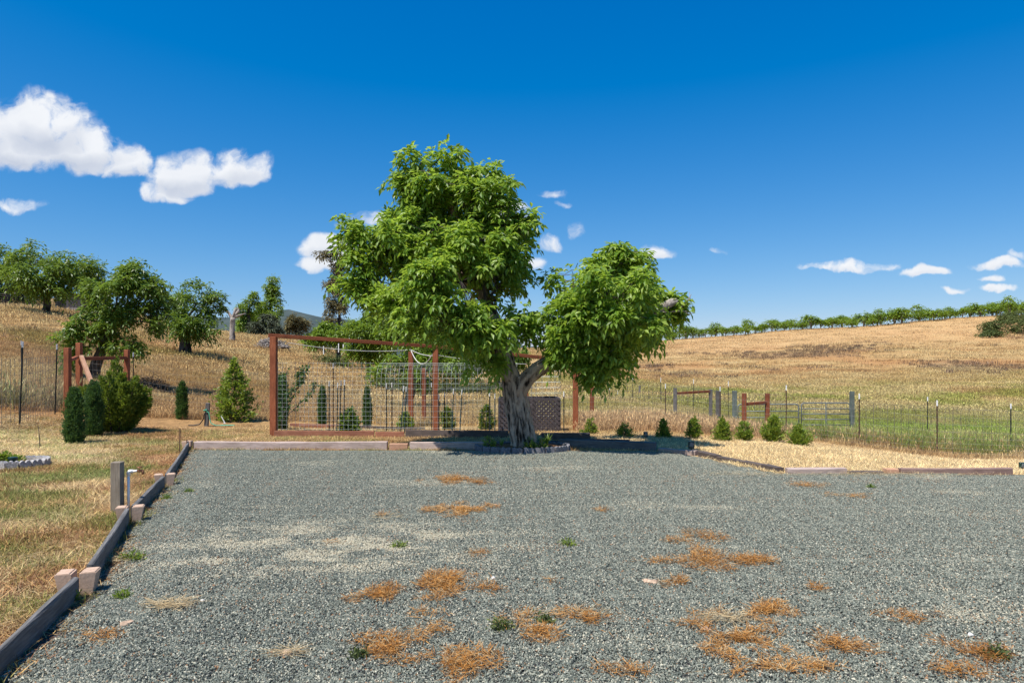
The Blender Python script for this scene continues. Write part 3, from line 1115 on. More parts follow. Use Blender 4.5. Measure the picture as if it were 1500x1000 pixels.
def gravel_tint(x, y):
    fr_ = fbm(x * 1.6, y * 2.4, 93, 4)
    dusty = np.exp(-((x + 1.9) / 1.5) ** 2 - ((y - 6.5) / .8) ** 2) * (.35 + 1.3 * sstep(fr_, .42, .6)) + sstep(fbm(x * .55, y * .7, 91, 4), .5, .7) * .5
    dusty += np.exp(-((x - 5.5) / 1.2) ** 2 - ((y - 9.0) / .25) ** 2) * .3
    rusty = sstep(fbm(x * .8 + 9, y * .8, 95, 4), .5, .75) * .13 + .015 + .05 * (1 - sstep(y, 3.5, 6))
    return np.stack([dusty + .04, rusty, 0 * x], 1)


tile_small = [source('gravel_patch', stone_tile(.2, 590, .0036, .0088, 200 + s)) for s in range(4)]
Pe = np.stack([ex[em], ey[em], np.full(em.sum(), .012)], 1)
go = scatter('gravel', P, rng.integers(0, 4, len(P)) * (np.pi / 2), np.ones(len(P)), rng.integers(0, 6, len(P)), gravel_tint(P[:, 0], P[:, 1]), stone_src,
             'loose grey blue crushed gravel covering the parking lot')
scatter('gravel', Pe, rng.integers(0, 4, len(Pe)) * (np.pi / 2), np.ones(len(Pe)), rng.integers(0, 4, len(Pe)), gravel_tint(Pe[:, 0], Pe[:, 1]), tile_small,
        'loose gravel along the timber edges of the lot')


# ---- grass and straw
def blade_mesh(n, size, hmin, hmax, w, lean, seed, flat=False, seedhead=False):
    r_ = np.random.default_rng(seed)
    c = np.stack([r_.uniform(-size / 2, size / 2, n), r_.uniform(-size / 2, size / 2, n), r_.uniform(-.01, .02, n)], 1)
    az_ = r_.uniform(0, 2 * np.pi, n)
    ln = r_.uniform(hmin, hmax, n)
    if flat:
        el_ = np.abs(r_.normal(0, .3, n))
    else:
        el_ = np.pi / 2 - np.abs(r_.normal(0, lean, n))
    d = np.stack([np.cos(az_) * np.cos(el_), np.sin(az_) * np.cos(el_), np.sin(el_)], 1)
    a2 = r_.uniform(0, 2 * np.pi, n)
    s = np.stack([np.cos(a2), np.sin(a2), 0 * a2], 1)
    if flat:
        s = unit(np.cross(d, np.array([[0, 0, 1.]])) + 1e-6)
    ww = w * r_.uniform(.6, 1.3, n)
    m1 = c + d * (ln * .55)[:, None]
    tip = c + d * ln[:, None] + np.stack([np.cos(az_), np.sin(az_), -.4 + 0 * az_], 1) * (ln * (.12 if not flat else .02))[:, None]
    s = s * ww[:, None] * .5
    V = np.stack([c - s, c + s, m1 + s * .9, m1 - s * .9, tip], 1).reshape(-1, 3)
    # quad + triangle as three triangles
    f = np.array([[0, 1, 2], [0, 2, 3], [3, 2, 4]])
    F = (f[None] + 5 * np.arange(n)[:, None, None]).reshape(-1, 3)
    v = np.repeat(r_.random(n), 5)
    if seedhead:
        k_ = n // 3
        tp = tip[:k_]; dd = d[:k_]
        l2 = ln[:k_] * .22
        sh = s[:k_] * 2.6
        V2 = np.stack([tp - dd * (l2 * .3)[:, None], tp + sh + dd * (l2 * .3)[:, None], tp - sh + dd * (l2 * .3)[:, None], tp + dd * l2[:, None]], 1).reshape(-1, 3)
        F2 = (np.array([[0, 1, 2], [2, 1, 3]])[None] + 4 * np.arange(k_)[:, None, None]).reshape(-1, 3) + len(V)
        V = np.vstack([V, V2]); F = np.vstack([F, F2]); v = np.concatenate([v, np.repeat(np.clip(r_.random(k_) + .3, 0, 1), 4)])
    return fastmesh('grass_clump', V, F, M['blades'], v)


def scat_area(name, n, xfun, yr, size_fn, cols, sources, label, keep=None, sc=(0.8, 1.25), power=1.0, colmul=None):
    """n clumps between depths yr, sideways slopes xfun=(u0,u1)"""
    t = rng.random(n)
    y = (yr[0] ** (power + 1) + t * (yr[1] ** (power + 1) - yr[0] ** (power + 1))) ** (1 / (power + 1))
    u = rng.uniform(xfun[0], xfun[1], n)
    x = u * y
    k_ = ~inside(x, y)
    if keep is not None:
        k_ &= keep(x, y)
    x = x[k_]; y = y[k_]
    P = np.stack([x, y, gz(x, y)], 1)
    C = cols(x, y)
    C = C * rng.uniform(.7, 1.3, (len(C), 1)) * np.array(colmul if colmul is not None else (1, 1, 1))
    return scatter(name, P, rng.uniform(0, 6.28, len(P)), rng.uniform(sc[0], sc[1], len(P)), rng.integers(0, len(sources), len(P)), C, sources, label)


flat_src = [source('straw_clump', blade_mesh(270, .42, .03, .14, .0042, .3, 300 + s, flat=True)) for s in range(5)]
short_src = [source('grass_clump', blade_mesh(70, .30, .03, .085, .005, .6, 320 + s)) for s in range(4)]
mid_src = [source('grass_clump', blade_mesh(46, .45, .18, .42, .007, .3, 340 + s, seedhead=True)) for s in range(4)]
hill_src = [source('grass_clump', blade_mesh(80, .5, .07, .19, .008, .5, 345 + s)) for s in range(4)]
far_src = [source('grass_clump', blade_mesh(80, 1.4, .08, .24, .02, .35, 360 + s, seedhead=True)) for s in range(4)]
vfar_src = [source('grass_clump', blade_mesh(75, 3.0, .1, .28, .045, .4, 380 + s)) for s in range(4)]

HUE = lambda x, y: ground_colour(x, y) * 1.25
scat_area('straw', 5200, (-1.0, -.2), (1.6, 17.5), None, HUE, flat_src, 'cut dry straw lying over the mown yard left of the lot', keep=lambda x, y: (x > -16), power=.8)
scat_area('grass', 5200, (-1.0, -.2), (1.8, 17), None, lambda x, y: ground_colour(x, y) * np.array([.95, 1.25, .9]), short_src, 'short mown grass in the yard left of the lot',
          keep=lambda x, y: fbm(x * 2.2 + 3, y * 2.2, 77, 4) > .46, power=.8)
scat_area('straw', 5200, (-.42, .95), (10, 17.8), None, HUE, flat_src, 'pale dry straw strewn behind the timber edge', keep=lambda x, y: (y > 12.9) | (x > 3.6), power=1)
scat_area('grass', 3000, (-.42, .95), (10, 18.5), None, HUE, short_src, 'stubble standing in the straw behind the timber edge', keep=lambda x, y: (y > 12.9) | (x > 3.6), power=1)
scat_area('straw', 1500, (-.95, -.57), (10, 17), None, lambda x, y: np.tile([.70, .54, .30], (len(x), 1)), flat_src, 'pale straw below the left wire fence', keep=lambda x, y: y > 11.2)


def fence_line_y(x):
    return np.interp(x, [-16, -13.5, -12.2, -10, -6, -2, 3, 4.2, 7.5, 8.5, 10.6, 16], [14.2, 16.5, 19, 20.0, 21, 21.5, 21.0, 19.5, 18.0, 17.4, 16.8, 15.5])


def beyond(x, y):
    return y > fence_line_y(x) - .5


scat_area('dry_grass', 26000, (-.95, .95), (14, 42), None, lambda x, y: ground_colour(x, y) * 1.15, hill_src, 'short dry field grass beyond the wire fences', keep=beyond)
scat_area('dry_grass', 6000, (-.95, .95), (14, 34), None, lambda x, y: ground_colour(x, y) * 1.15, mid_src, 'taller dry stalks in the field beyond the wire fences', keep=beyond, sc=(.5, .9))
scat_area('dry_grass', 15000, (-.92, .92), (36, 85), None, lambda x, y: ground_colour(x, y) * 1.15, far_src, 'golden grass on the middle slopes of the hills', sc=(.7, 1.3))
scat_area('dry_grass', 11000, (-.92, .92), (80, 215), None, lambda x, y: ground_colour(x, y) * 1.12, vfar_src, 'golden grass up to the crest of the hills', sc=(.7, 1.3))
# tall green weeds and wild oats beyond the fences
tall_src = [source('weed_clump', blade_mesh(40, .5, .35, .8, .008, .25, 400 + s, seedhead=True)) for s in range(4)]
scat_area('tall_weeds', 1000, (-.95, -.60), (13.5, 19), None, lambda x, y: np.where(rng.random((len(x), 1)) < .4, [[.22, .24, .10]], [[.52, .40, .21]]) * 1.0, tall_src,
          'tall green and pale wild oats behind the left fence', keep=lambda x, y: (y > fence_line_y(x) - .1) & (y < fence_line_y(x) + 1.6), sc=(.7, 1.2))
scat_area('tall_weeds', 2600, (.36, .95), (14, 27), None, lambda x, y: np.where(fbm(x * .6, y * .6, 61, 3)[:, None] > .46, [[.21, .25, .06]], [[.42, .30, .15]]), tall_src,
          'green yellow weeds growing along the right fence', keep=lambda x, y: (y > fence_line_y(x) + .3) & (y < fence_line_y(x) + 3.5), sc=(.35, .75))
scat_area('tall_weeds', 2600, (.10, .40), (15, 23), None, lambda x, y: np.tile([.54, .35, .19], (len(x), 1)), mid_src,
          'band of reddish dry grass behind the row of shrubs', keep=lambda x, y: (y > 17.4) & (y < 22), sc=(.5, 1.0))
# dark dead weeds on the right hill
dead_src = [source('weed_clump', blade_mesh(30, 1.6, .3, .8, .07, .6, 420 + s)) for s in range(3)]
scat_area('dead_weeds', 2600, (.15, .92), (72, 135), None, lambda x, y: np.tile([.20, .135, .09], (len(x), 1)), dead_src,
          'dark dead weeds in bands across the right hill', keep=lambda x, y: fbm(x * .07, y * .05, 66, 4) + fbm(x * .3, y * .3, 67, 2) * .25 > .60, sc=(.3, .9))

# ---- dead orange weeds lying on the gravel
spots = [(665, 706, 38, 5, .5), (675, 750, 42, 8, .8), (655, 860, 48, 18, 1.), (560, 878, 38, 14, .8), (720, 868, 60, 8, .2), (860, 915, 40, 16, .7), (790, 928, 50, 22, .6),
         (575, 957, 52, 18, .8), (665, 980, 60, 22, .9), (1080, 945, 62, 40, 1.), (1128, 900, 32, 10, .9), (1230, 955, 40, 16, .7), (1200, 985, 45, 9, .6),
         (1105, 826, 48, 6, .8), (1030, 824, 28, 16, .6), (1015, 792, 38, 8, .5), (965, 826, 24, 5, .3), (1000, 860, 34, 8, .5), (1140, 781, 16, 4, .5),
         (1345, 912, 42, 7, .4), (1440, 965, 55, 20, .5), (1400, 990, 50, 10, .4), (808, 858, 18, 4, .25), (1197, 868, 14, 5, .4), (945, 992, 60, 9, .5),
         (560, 760, 14, 4, .35), (480, 800, 20, 4, .2), (1180, 715, 26, 4, .25), (1250, 730, 30, 3, .2), (700, 640 + 70, 20, 3, .2), (430, 905, 26, 6, .2),
         (880, 752, 14, 4, .25), (705, 815, 16, 5, .25), (1310, 905, 24, 5, .25), (150, 940, 26, 9, .25), (600, 905, 40, 6, .2), (1120, 985, 50, 12, .5), (640, 930, 26, 8, .3)]
Pn = []; 
for (px, py, rx, ry, w) in spots:
    c = hit(px, py)
    sx = rx / FOC * c.y
    sy = ry / 1000 * c.y * c.y / CAMZ
    n = int(min(34000, 26000 * w * sx * sy * 3.1) + 90)
    a_ = rng.uniform(0, 6.28, n); r_ = rng.random(n) ** .75
    X = c.x + np.cos(a_) * r_ * sx * 1.45; Y = c.y + np.sin(a_) * r_ * sy * 1.45
    k_ = fbm(X * 7, Y * 5, int(px), 3) > (.33 + .32 * r_)
    Pn.append(np.stack([X[k_], Y[k_], .026 + rng.random(k_.sum()) * .03], 1))
Pn = np.vstack(Pn)
pick = rng.random(len(Pn)) < .08
Pp = Pn[pick] + np.array([0, 0, .006])
Pn = Pn[~pick]
n = len(Pp)
az_ = rng.uniform(0, 6.28, n)
D = np.stack([np.cos(az_), np.sin(az_), rng.normal(.12, .25, n)], 1)
tag(link('dead_weeds', foliage_mesh('dead_weeds', Pp, D, np.tile([0, 0, 1.], (n, 1)) + rng.normal(0, .4, (n, 3)), rng.uniform(.03, .09, n), rng.uniform(.002, .0035, n), M['palestraw'], .1, 0)),
    'pale dry stalks tangled in the orange weed mats', None, None, 'stuff')
n = len(Pn)
az_ = rng.uniform(0, 6.28, n); el_ = rng.normal(.1, .3, n)
D = np.stack([np.cos(az_) * np.cos(el_), np.sin(az_) * np.cos(el_), np.sin(el_)], 1)
me = foliage_mesh('dead_weeds', Pn, D, np.tile([0, 0, 1.], (n, 1)) + rng.normal(0, .4, (n, 3)), rng.uniform(.012, .085, n) ** 1.0, rng.uniform(.0025, .005, n), M['strawweed'], .1, 0)
tag(link('dead_weeds', me), 'orange brown dead weeds matted in patches over the gravel', None, None, 'stuff')
# pale straw scraps
Ps = []
for (px, py, rx, ry, w) in [(250, 893, 30, 6, 1.), (150, 828, 18, 5, 1.), (1060, 912, 34, 8, .8), (1150, 698, 120, 2.5, .5), (1350, 700, 130, 2.5, .5), (420, 965, 14, 3, .2),
                            (60, 820, 60, 40, .25), (40, 900, 50, 40, .3), (90, 760, 70, 30, .2), (560, 762, 30, 5, .2), (840, 905, 60, 6, .2), (1290, 697, 60, 3, .6)]:
    c = hit(px, py)
    sx = rx / FOC * c.y; sy = ry / 1000 * c.y * c.y / CAMZ
    n = int(900 * w * max(.3, sx * sy * 6)) + 40
    a_ = rng.uniform(0, 6.28, n); r_ = rng.random(n) ** .5
    X = c.x + np.cos(a_) * r_ * sx; Y = c.y + np.sin(a_) * r_ * sy
    Ps.append(np.stack([X, Y, .03 + rng.random(n) * .03], 1))
Ps = np.vstack(Ps); n = len(Ps)
az_ = rng.normal(.3, .7, n) + np.pi * rng.integers(0, 2, n)
D = np.stack([np.cos(az_), np.sin(az_), rng.normal(.05, .15, n)], 1)
me = foliage_mesh('straw', Ps, D, np.tile([0, 0, 1.], (n, 1)) + rng.normal(0, .3, (n, 3)), rng.uniform(.05, .16, n), rng.uniform(.002, .004, n), M['palestraw'], .1, 0)
tag(link('straw', me), 'scattered long pale straw stems on gravel and yard', None, None, 'stuff')

# ================================================================== trees
def trunk_path(pts, Y, dy=0):
    return [pt(px, py, Y + dy * k_) for k_, (px, py) in enumerate(pts)]


def lob(px, py, rx, ry, Y, dy=0, ryd=None):
    s = (Y + dy) / FOC
    p = pt(px, py, Y + dy)
    return (p.x, p.y, p.z, rx * s, (ryd if ryd else (rx + ry) / 2 * s), ry * s)


def rel(lobes, base):
    return [(l[0] - base.x, l[1] - base.y, l[2] - base.z, l[3], l[4], l[5]) for l in lobes]


# ---- the walnut tree by the gravel
rng = np.random.default_rng(2024)
rnd = random.Random(5)
TY = 13.25
tb = hit(769, 661)
tb = Vector(((769 - 750) / FOC * TY, TY, 0.0))
walnut = thing('walnut_tree', 'big leafy walnut tree with rough grey trunk leaning over the gravel edge', 'tree', tb)
L1 = [lob(628, 262, 58, 40, TY, .1), lob(690, 290, 62, 38, TY, -.1), lob(600, 305, 40, 30, TY, .3), lob(625, 330, 66, 46, TY, .3), lob(700, 335, 72, 48, TY, .2), lob(660, 290, 60, 50, TY, 1.0),
      lob(535, 345, 46, 26, TY, 0), lob(590, 368, 60, 40, TY, .3), lob(548, 395, 38, 40, TY, .2), lob(548, 425, 44, 30, TY, .0), lob(640, 415, 70, 40, TY, -1.0), lob(740, 345, 38, 36, TY, -.2),
      lob(700, 395, 66, 44, TY, .3), lob(610, 345, 50, 40, TY, -.4), lob(670, 360, 50, 36, TY, -.6), lob(725, 400, 42, 36, TY, -.4), lob(640, 455, 60, 40, TY, -1.0), lob(700, 472, 60, 36, TY, -.9), lob(706, 505, 34, 32, TY, -.7), lob(762, 468, 34, 24, TY, -.3),
      lob(585, 445, 44, 30, TY, -.5), lob(640, 380, 60, 40, TY, 1.3), lob(692, 252, 36, 20, TY, .3), lob(588, 262, 24, 18, TY, .1), lob(712, 530, 22, 20, TY, -.6),
      lob(512, 333, 20, 13, TY, 0), lob(768, 322, 18, 14, TY, -.1), lob(655, 225, 26, 14, TY, .2), lob(610, 232, 20, 12, TY, .1), lob(735, 283, 24, 16, TY, 0), lob(755, 375, 24, 22, TY, -.2)]
L2 = [lob(838, 410, 40, 32, TY, 0), lob(895, 392, 42, 36, TY, .1), lob(940, 405, 42, 32, TY, .1), lob(900, 440, 70, 46, TY, -.9), lob(850, 455, 56, 44, TY, -.8), lob(965, 440, 34, 30, TY, .1),
      lob(900, 485, 60, 40, TY, -1.0), lob(850, 500, 46, 28, TY, -.8), lob(890, 525, 44, 30, TY, -.5), lob(935, 480, 40, 32, TY, .2), lob(808, 476, 32, 26, TY, -.3), lob(838, 530, 26, 18, TY, -.5),
      lob(905, 365, 22, 14, TY, .1), lob(985, 462, 18, 14, TY, 0), lob(880, 430, 60, 50, TY, .9), lob(925, 425, 50, 40, TY, .9), lob(815, 505, 24, 14, TY, -.2), lob(870, 548, 16, 14, TY, -.4)]
L1r, L2r = rel(L1, tb), rel(L2, tb)
S1, D1 = in_lobes(clumps(L1r, 1.1), 1620, .35, .35, 2.2, 4)
S2, D2 = in_lobes(clumps(L2r, 1.1), 880, .35, .36, 2.2, 14)
S = np.vstack([S1, S2]); Dd = np.vstack([D1, D2])
cl = compound(S, Dd, .93, 4, 3, .145, .066, .28)
# holding back the 300 leaflets nearest to the camera as single leaves
wx = cl[0] + np.array(tb)
dist = np.linalg.norm(wx - np.array([0, 0, CAMZ]), axis=1)
order = np.argsort(dist)
first = order[:300]; rest = order[300:]
me = foliage_mesh('foliage', cl[0][rest], cl[1][rest], cl[2][rest], cl[3][rest], cl[4][rest], M['leaf'])
fo = link('foliage', me, walnut); tag(fo, kind='stuff')
one = {}
for q, ii in enumerate(first):
    kk = q % 12
    if kk not in one:
        V, F = leafgeo(np.zeros((1, 3)), np.array([[1., 0, 0]]), np.array([[0, 0, 1.]]), .135, .056, .2 + .01 * kk, .05 + .02 * kk)
        one[kk] = fastmesh('leaf', V, F, M['leaf'], np.full(5, kk / 12))
    o = link('leaf', one[kk], walnut, Vector(cl[0][ii]))
    d = Vector(cl[1][ii])
    o.rotation_euler = d.to_track_quat('X', 'Z').to_euler()
    s = cl[3][ii] / .135
    o.scale = (s, s, s)
# trunk: base flare, twist, fork into two limbs
mb = MB()


def rp(px, py, dy=0.0):
    p = pt(px, py, TY + dy) - tb
    return (p.x, p.y, p.z)


tp = [rp(769, 672), rp(768, 664), rp(767, 655), rp(766, 645), rp(764, 632), rp(761, 618), rp(758, 600), rp(755, 582), rp(753, 565), rp(751, 552)]
tr_ = [.32, .29, .262, .248, .238, .228, .215, .208, .214, .19]


def dense(pts, rads, n):
    t = np.linspace(0, len(pts) - 1, n)
    P = np.array([[np.interp(x, range(len(pts)), [p[a_] for p in pts]) for a_ in range(3)] for x in t])
    return P, np.interp(t, range(len(rads)), rads)


P_, r_ = dense(tp, tr_, 44)
mb.tube(P_, r_, 48, rough=.34, seed=5)
P_, r_ = dense([rp(755, 566), rp(748, 550, -.05), rp(742, 530, -.05), rp(733, 500, 0), rp(722, 465, .1), rp(705, 425, .2), rp(690, 380, .3), rp(672, 330, .3), rp(655, 285, .3)],
               [.19, .175, .16, .15, .13, .11, .09, .07, .04], 40)
mb.tube(P_, r_, 24, rough=.2, seed=8)
P_, r_ = dense([rp(757, 576), rp(770, 556, -.1), rp(786, 540, -.15), rp(805, 527, -.15), rp(832, 512, -.1), rp(862, 495, 0), rp(895, 478, .1), rp(940, 455, .1), rp(978, 440, .1), rp(990, 438, .1)],
               [.16, .14, .125, .11, .10, .095, .09, .08, .07, .05], 40)
mb.tube(P_, r_, 22, rough=.22, seed=9)
P_, r_ = dense([rp(775, 556, .1), rp(790, 546, .3), rp(812, 536, .5), rp(845, 525, .8)], [.10, .08, .06, .04], 12)
mb.tube(P_, r_, 10, rough=.1, seed=19)
P_, r_ = dense([rp(742, 530), rp(715, 500, -.3), rp(680, 480, -.6), rp(640, 465, -.8)], [.13, .10, .07, .04], 14)
mb.tube(P_, r_, 12, rough=.12, seed=29)
P_, r_ = dense([rp(705, 425, .2), rp(670, 400), rp(620, 380), rp(560, 360)], [.10, .08, .06, .03], 14)
mb.tube(P_, r_, 10, rough=.12, seed=39)
trunk = obj('trunk', mb, M['bark'], walnut, smooth=True)
mb = MB()
add_branches(mb, rp(700, 415, .2), L1r[:15], .07, 5, S1[::2], 6, .007)
add_branches(mb, rp(725, 470, .1), L1r[14:22], .06, 4, S1[1::4], 6, .007)
add_branches(mb, rp(870, 492, 0), L2r[:16], .06, 4, S2[::2], 6, .007)
obj('branch', mb, M['barkd'], walnut)
mb = MB()   # dead snapped branch end with bare twigs on the right
P_, r_ = dense([rp(955, 462, -.2), rp(970, 450, -.3), rp(985, 443, -.35), rp(992, 440, -.35)], [.06, .085, .075, .05], 12)
mb.tube(P_, r_, 10, rough=.3, seed=49)
for tw in ([(985, 456), (1000, 455), (1012, 457)], [(996, 452), (1004, 443), (1013, 431)], [(1000, 455), (1008, 460), (1018, 458)], [(960, 457), (980, 457), (998, 456)], [(1004, 443), (1011, 437), (1010, 428)]):
    mb.tube([rp(x, y, -.35) for x, y in tw], [.012, .008, .004], 4)
tag(obj('dead_branch', mb, M['barkg'], walnut, smooth=True), 'bare grey snapped branch end with twigs')


def broad_tree(name, label, cat, base, lobes, nshoot, trunk_pts, trunk_r, leaf='leaffar', bark='barkd', scale=1.3, shell=.45, gap=.3, group=None, comp=(3, 2), gs=1.2, twig=.015, L=.15, Wd=.06, branches=True):
    t = thing(name, label, cat, base, group)
    lr = rel(lobes, base)
    S_, D_ = in_lobes(clumps(lr, 1.0), nshoot, shell * .7, gap, gs, rnd.randrange(99))
    c_ = compound(S_, D_, scale, comp[0], comp[1], L, Wd, .3)
    me_ = foliage_mesh('crown', *c_[:3], c_[3], c_[4], M[leaf])
    link('crown', me_, t)
    mb_ = MB()
    tp_ = [tuple(Vector(p) - base) for p in trunk_pts]
    P2, r2 = dense(tp_, trunk_r, 16)
    mb_.tube(P2, r2, 14, rough=.18, seed=rnd.randrange(99))
    if branches:
        add_branches(mb_, tp_[-1], lr, trunk_r[-1] * .8, 3, S_[::4], 5, twig)
    obj('trunk', mb_, M[bark], t, smooth=True)
    return t


# ---- left hillside trees
rng = np.random.default_rng(77)
rnd = random.Random(15)
Y = 26.0
b0 = hit(137, 556)
broad_tree('walnut_tree', 'wide low walnut tree with drooping foliage behind the left brace posts', 'tree', b0,
           [lob(200, 412, 42, 28, b0.y), lob(170, 440, 40, 34, b0.y, -.4), lob(215, 440, 34, 34, b0.y, .4), lob(150, 425, 22, 24, b0.y), lob(195, 470, 38, 24, b0.y), lob(125, 480, 26, 18, b0.y, -.3),
            lob(110, 500, 26, 18, b0.y, -.5), lob(150, 495, 38, 24, b0.y, -.5), lob(185, 505, 28, 16, b0.y, -.4), lob(100, 520, 16, 14, b0.y), lob(228, 465, 24, 24, b0.y), lob(185, 400, 26, 18, b0.y), lob(145, 460, 30, 22, b0.y)], 900,
           [pt(135, 558, b0.y), pt(140, 535, b0.y), pt(150, 510, b0.y), pt(165, 480, b0.y)], [.22, .2, .17, .13], scale=1.2, gap=.22, gs=1.0)
b0 = hit(271, 519)
broad_tree('walnut_tree', 'round walnut tree with short thick dark trunk alone on the left slope', 'tree', b0,
           [lob(290, 437, 34, 26, b0.y), lob(262, 445, 22, 20, b0.y), lob(310, 440, 20, 20, b0.y), lob(260, 470, 30, 28, b0.y, -.3), lob(290, 478, 34, 24, b0.y, -.5), lob(268, 484, 34, 13, b0.y, -.4), lob(305, 460, 20, 20, b0.y)], 520,
           [pt(271, 521, b0.y), pt(271, 505, b0.y), pt(270, 488, b0.y), pt(272, 478, b0.y)], [.38, .32, .3, .2], scale=1.5, gap=.18, gs=.9)
b0 = hit(68, 460)
broad_tree('walnut_tree', 'walnut tree with dark trunk on the upper left hill in front of the shed', 'tree', b0,
           [lob(45, 380, 32, 24, b0.y), lob(85, 388, 34, 24, b0.y), lob(60, 402, 44, 24, b0.y, -.6), lob(30, 405, 28, 24, b0.y), lob(95, 412, 26, 22, b0.y), lob(70, 424, 38, 9, b0.y, -.5)], 520,
           [pt(66, 462, b0.y), pt(69, 448, b0.y), pt(68, 438, b0.y), pt(66, 425, b0.y)], [.32, .26, .24, .2], scale=1.9, gap=.28, gs=.7)
b0 = at(125, 56)
broad_tree('walnut_tree', 'smaller walnut tree at the right end of the hilltop group by the shed', 'tree', b0,
           [lob(128, 392, 26, 20, b0.y), lob(115, 408, 28, 22, b0.y), lob(142, 405, 16, 18, b0.y), lob(128, 425, 24, 12, b0.y)], 300,
           [pt(125, 455, b0.y), pt(126, 440, b0.y), pt(125, 425, b0.y)], [.3, .24, .2], scale=1.9, gap=.28, gs=.7)
b0 = at(8, 60)
broad_tree('walnut_tree', 'tall dark walnut tree at the far left end of the hilltop group', 'tree', b0,
           [lob(40, 370, 30, 22, b0.y), lob(10, 385, 30, 24, b0.y), lob(-20, 372, 28, 24, b0.y), lob(0, 410, 34, 26, b0.y), lob(-40, 400, 40, 40, b0.y)], 420,
           [b0 + Vector((0, 0, -.2)), b0 + Vector((.1, 0, 1.2)), b0 + Vector((.2, 0, 2.2))], [.32, .26, .2], scale=2.1, gap=.28, gs=.7)
# dark scrub behind them
for (px, py, rx, ry, lb) in [(12, 428, 22, 14, 'dark bush under the leftmost hilltop walnut'), (44, 430, 16, 10, 'dark bush left of the hilltop tree trunk'), (100, 440, 8, 6, 'small dark bush beside the hilltop shed')]:
    b0 = at(px, 62)
    t = thing('bush', lb, 'bush', b0)
    S_, D_ = in_lobes(rel([lob(px, py, rx, ry, 62)], b0), 130, .3)
    c_ = compound(S_, D_, 2.2, 2, 2)
    link('foliage', foliage_mesh('foliage', *c_[:3], c_[3], c_[4], M['leafcyp']), t)
    mb = MB(); mb.tube([(0, 0, -.1), (0, 0, .6)], [.08, .05], 6); obj('stem', mb, M['barkd'], t)

# shed on the hill
b0 = at(108, 60)
s = 60 / FOC
shed = thing('shed', 'small grey shed with pale roof behind the hilltop trees', 'shed', Vector((b0.x, b0.y, b0.z - .1)))
w = 54 * s
zt = (CAMZ + (HZ - 431) / FOC * 60) - shed.location.z
for (x0, x1, mt) in ((-w / 2, -w * .2, 'sheddark'), (-w * .2, w / 2, 'shed')):
    n = max(3, int((x1 - x0) / .3))
    for q in range(n):
        xa = x0 + (x1 - x0) * q / n; xb = x0 + (x1 - x0) * (q + 1) / n - .02
        o = obj('wall_plank', MB().box(((xa + xb) / 2, 0, zt / 2), (xb - xa, .06, zt), bev=.01), M[mt], shed)
obj('wall', MB().box((0, 1.5, zt / 2), (w - .1, 2.9, zt - .05)), M['shed'], shed)
obj('roof', MB().box((0, 1.3, zt + .15), (w + .5, 3.6, .08), rot=Matrix.Rotation(R(5), 3, 'X')), M['roof'], shed)

# grey dry brush by the slope
for (px, py, rx, ry, lb, mt) in [(222, 528, 22, 15, 'grey dry brush at the foot of the left slope tree', 'leafdry'), (206, 545, 12, 8, 'small tangle of brush right of the brace post', 'leafolive'),
                                 (235, 535, 12, 8, 'low brown brush clump on the slope', 'leafdry')]:
    b0 = at(px, 27)
    t = thing('brush', lb, 'bush', b0)
    l_ = [(0, 0, ry * .7 * 27 / FOC, rx * 27 / FOC, rx * 27 / FOC, ry * 27 / FOC)]
    S_, D_ = in_lobes(l_, 160, .2)
    c_ = compound(S_, D_, .8, 2, 2, .09, .03)
    link('foliage', foliage_mesh('foliage', *c_[:3], c_[3], c_[4], M[mt]), t)
    mb = MB()
    for q in range(16):
        d = unit(rng.normal(size=3) + np.array([0, 0, .8])); d[2] = abs(d[2])
        mb.tube(limb((0, 0, 0), d * np.array([l_[0][3], l_[0][4], l_[0][5] * 1.7]), .1, 4), [.02, .014, .009, .005], 4)
    obj('stem', mb, M['leafdry'], t)

# dead snag
YS = 62.0
b0 = at(340, YS)
sn = thing('dead_tree', 'bare grey dead tree snag with forked broken limbs on the left hill', 'tree', b0)
mb = MB()
q_ = lambda px, py: tuple(pt(px, py, YS) - b0)
for pts, rr in (([(340, 500), (340, 485), (341, 465)], [.28, .23, .21]), ([(341, 467), (335, 458), (328, 450)], [.16, .11, .05]), ([(341, 467), (344, 458), (346, 451)], [.18, .15, .10]),
                ([(342, 465), (350, 462), (360, 459)], [.13, .09, .04]), ([(344, 462), (350, 455), (348, 450)], [.14, .10, .04]), ([(335, 458), (330, 456), (325, 447)], [.1, .06, .03])):
    P2, r2 = dense([q_(*p) for p in pts], rr, 9)
    mb.tube(P2, r2, 10, rough=.25, seed=rnd.randrange(99))
obj('trunk', mb, M['barkg'], sn, smooth=True)

# hilltop oaks and conifers behind
def blob_tree(name, label, px, Yb, lobes, n, leaf, scale, trunk_r=.2, gap=.36, shell=.3, comp=(3, 2), top=None, gs=.7, cat='tree', Lw=(.15, .06)):
    b_ = at(px, Yb)
    lb_ = [lob(*l[:4], Yb, *(l[4:] if len(l) > 4 else ())) for l in lobes]
    cy = max(l[2] for l in lb_)
    return broad_tree(name, label, cat, b_, lb_, n, [b_ + Vector((0, 0, -.2)), b_ + Vector((.02, 0, (cy - b_.z) * .4)), b_ + Vector((0, 0, (cy - b_.z) * .75))], [trunk_r, trunk_r * .8, trunk_r * .5],
                      leaf=leaf, scale=scale, gap=gap, shell=shell, comp=comp, gs=gs, twig=.02, L=Lw[0], Wd=Lw[1])


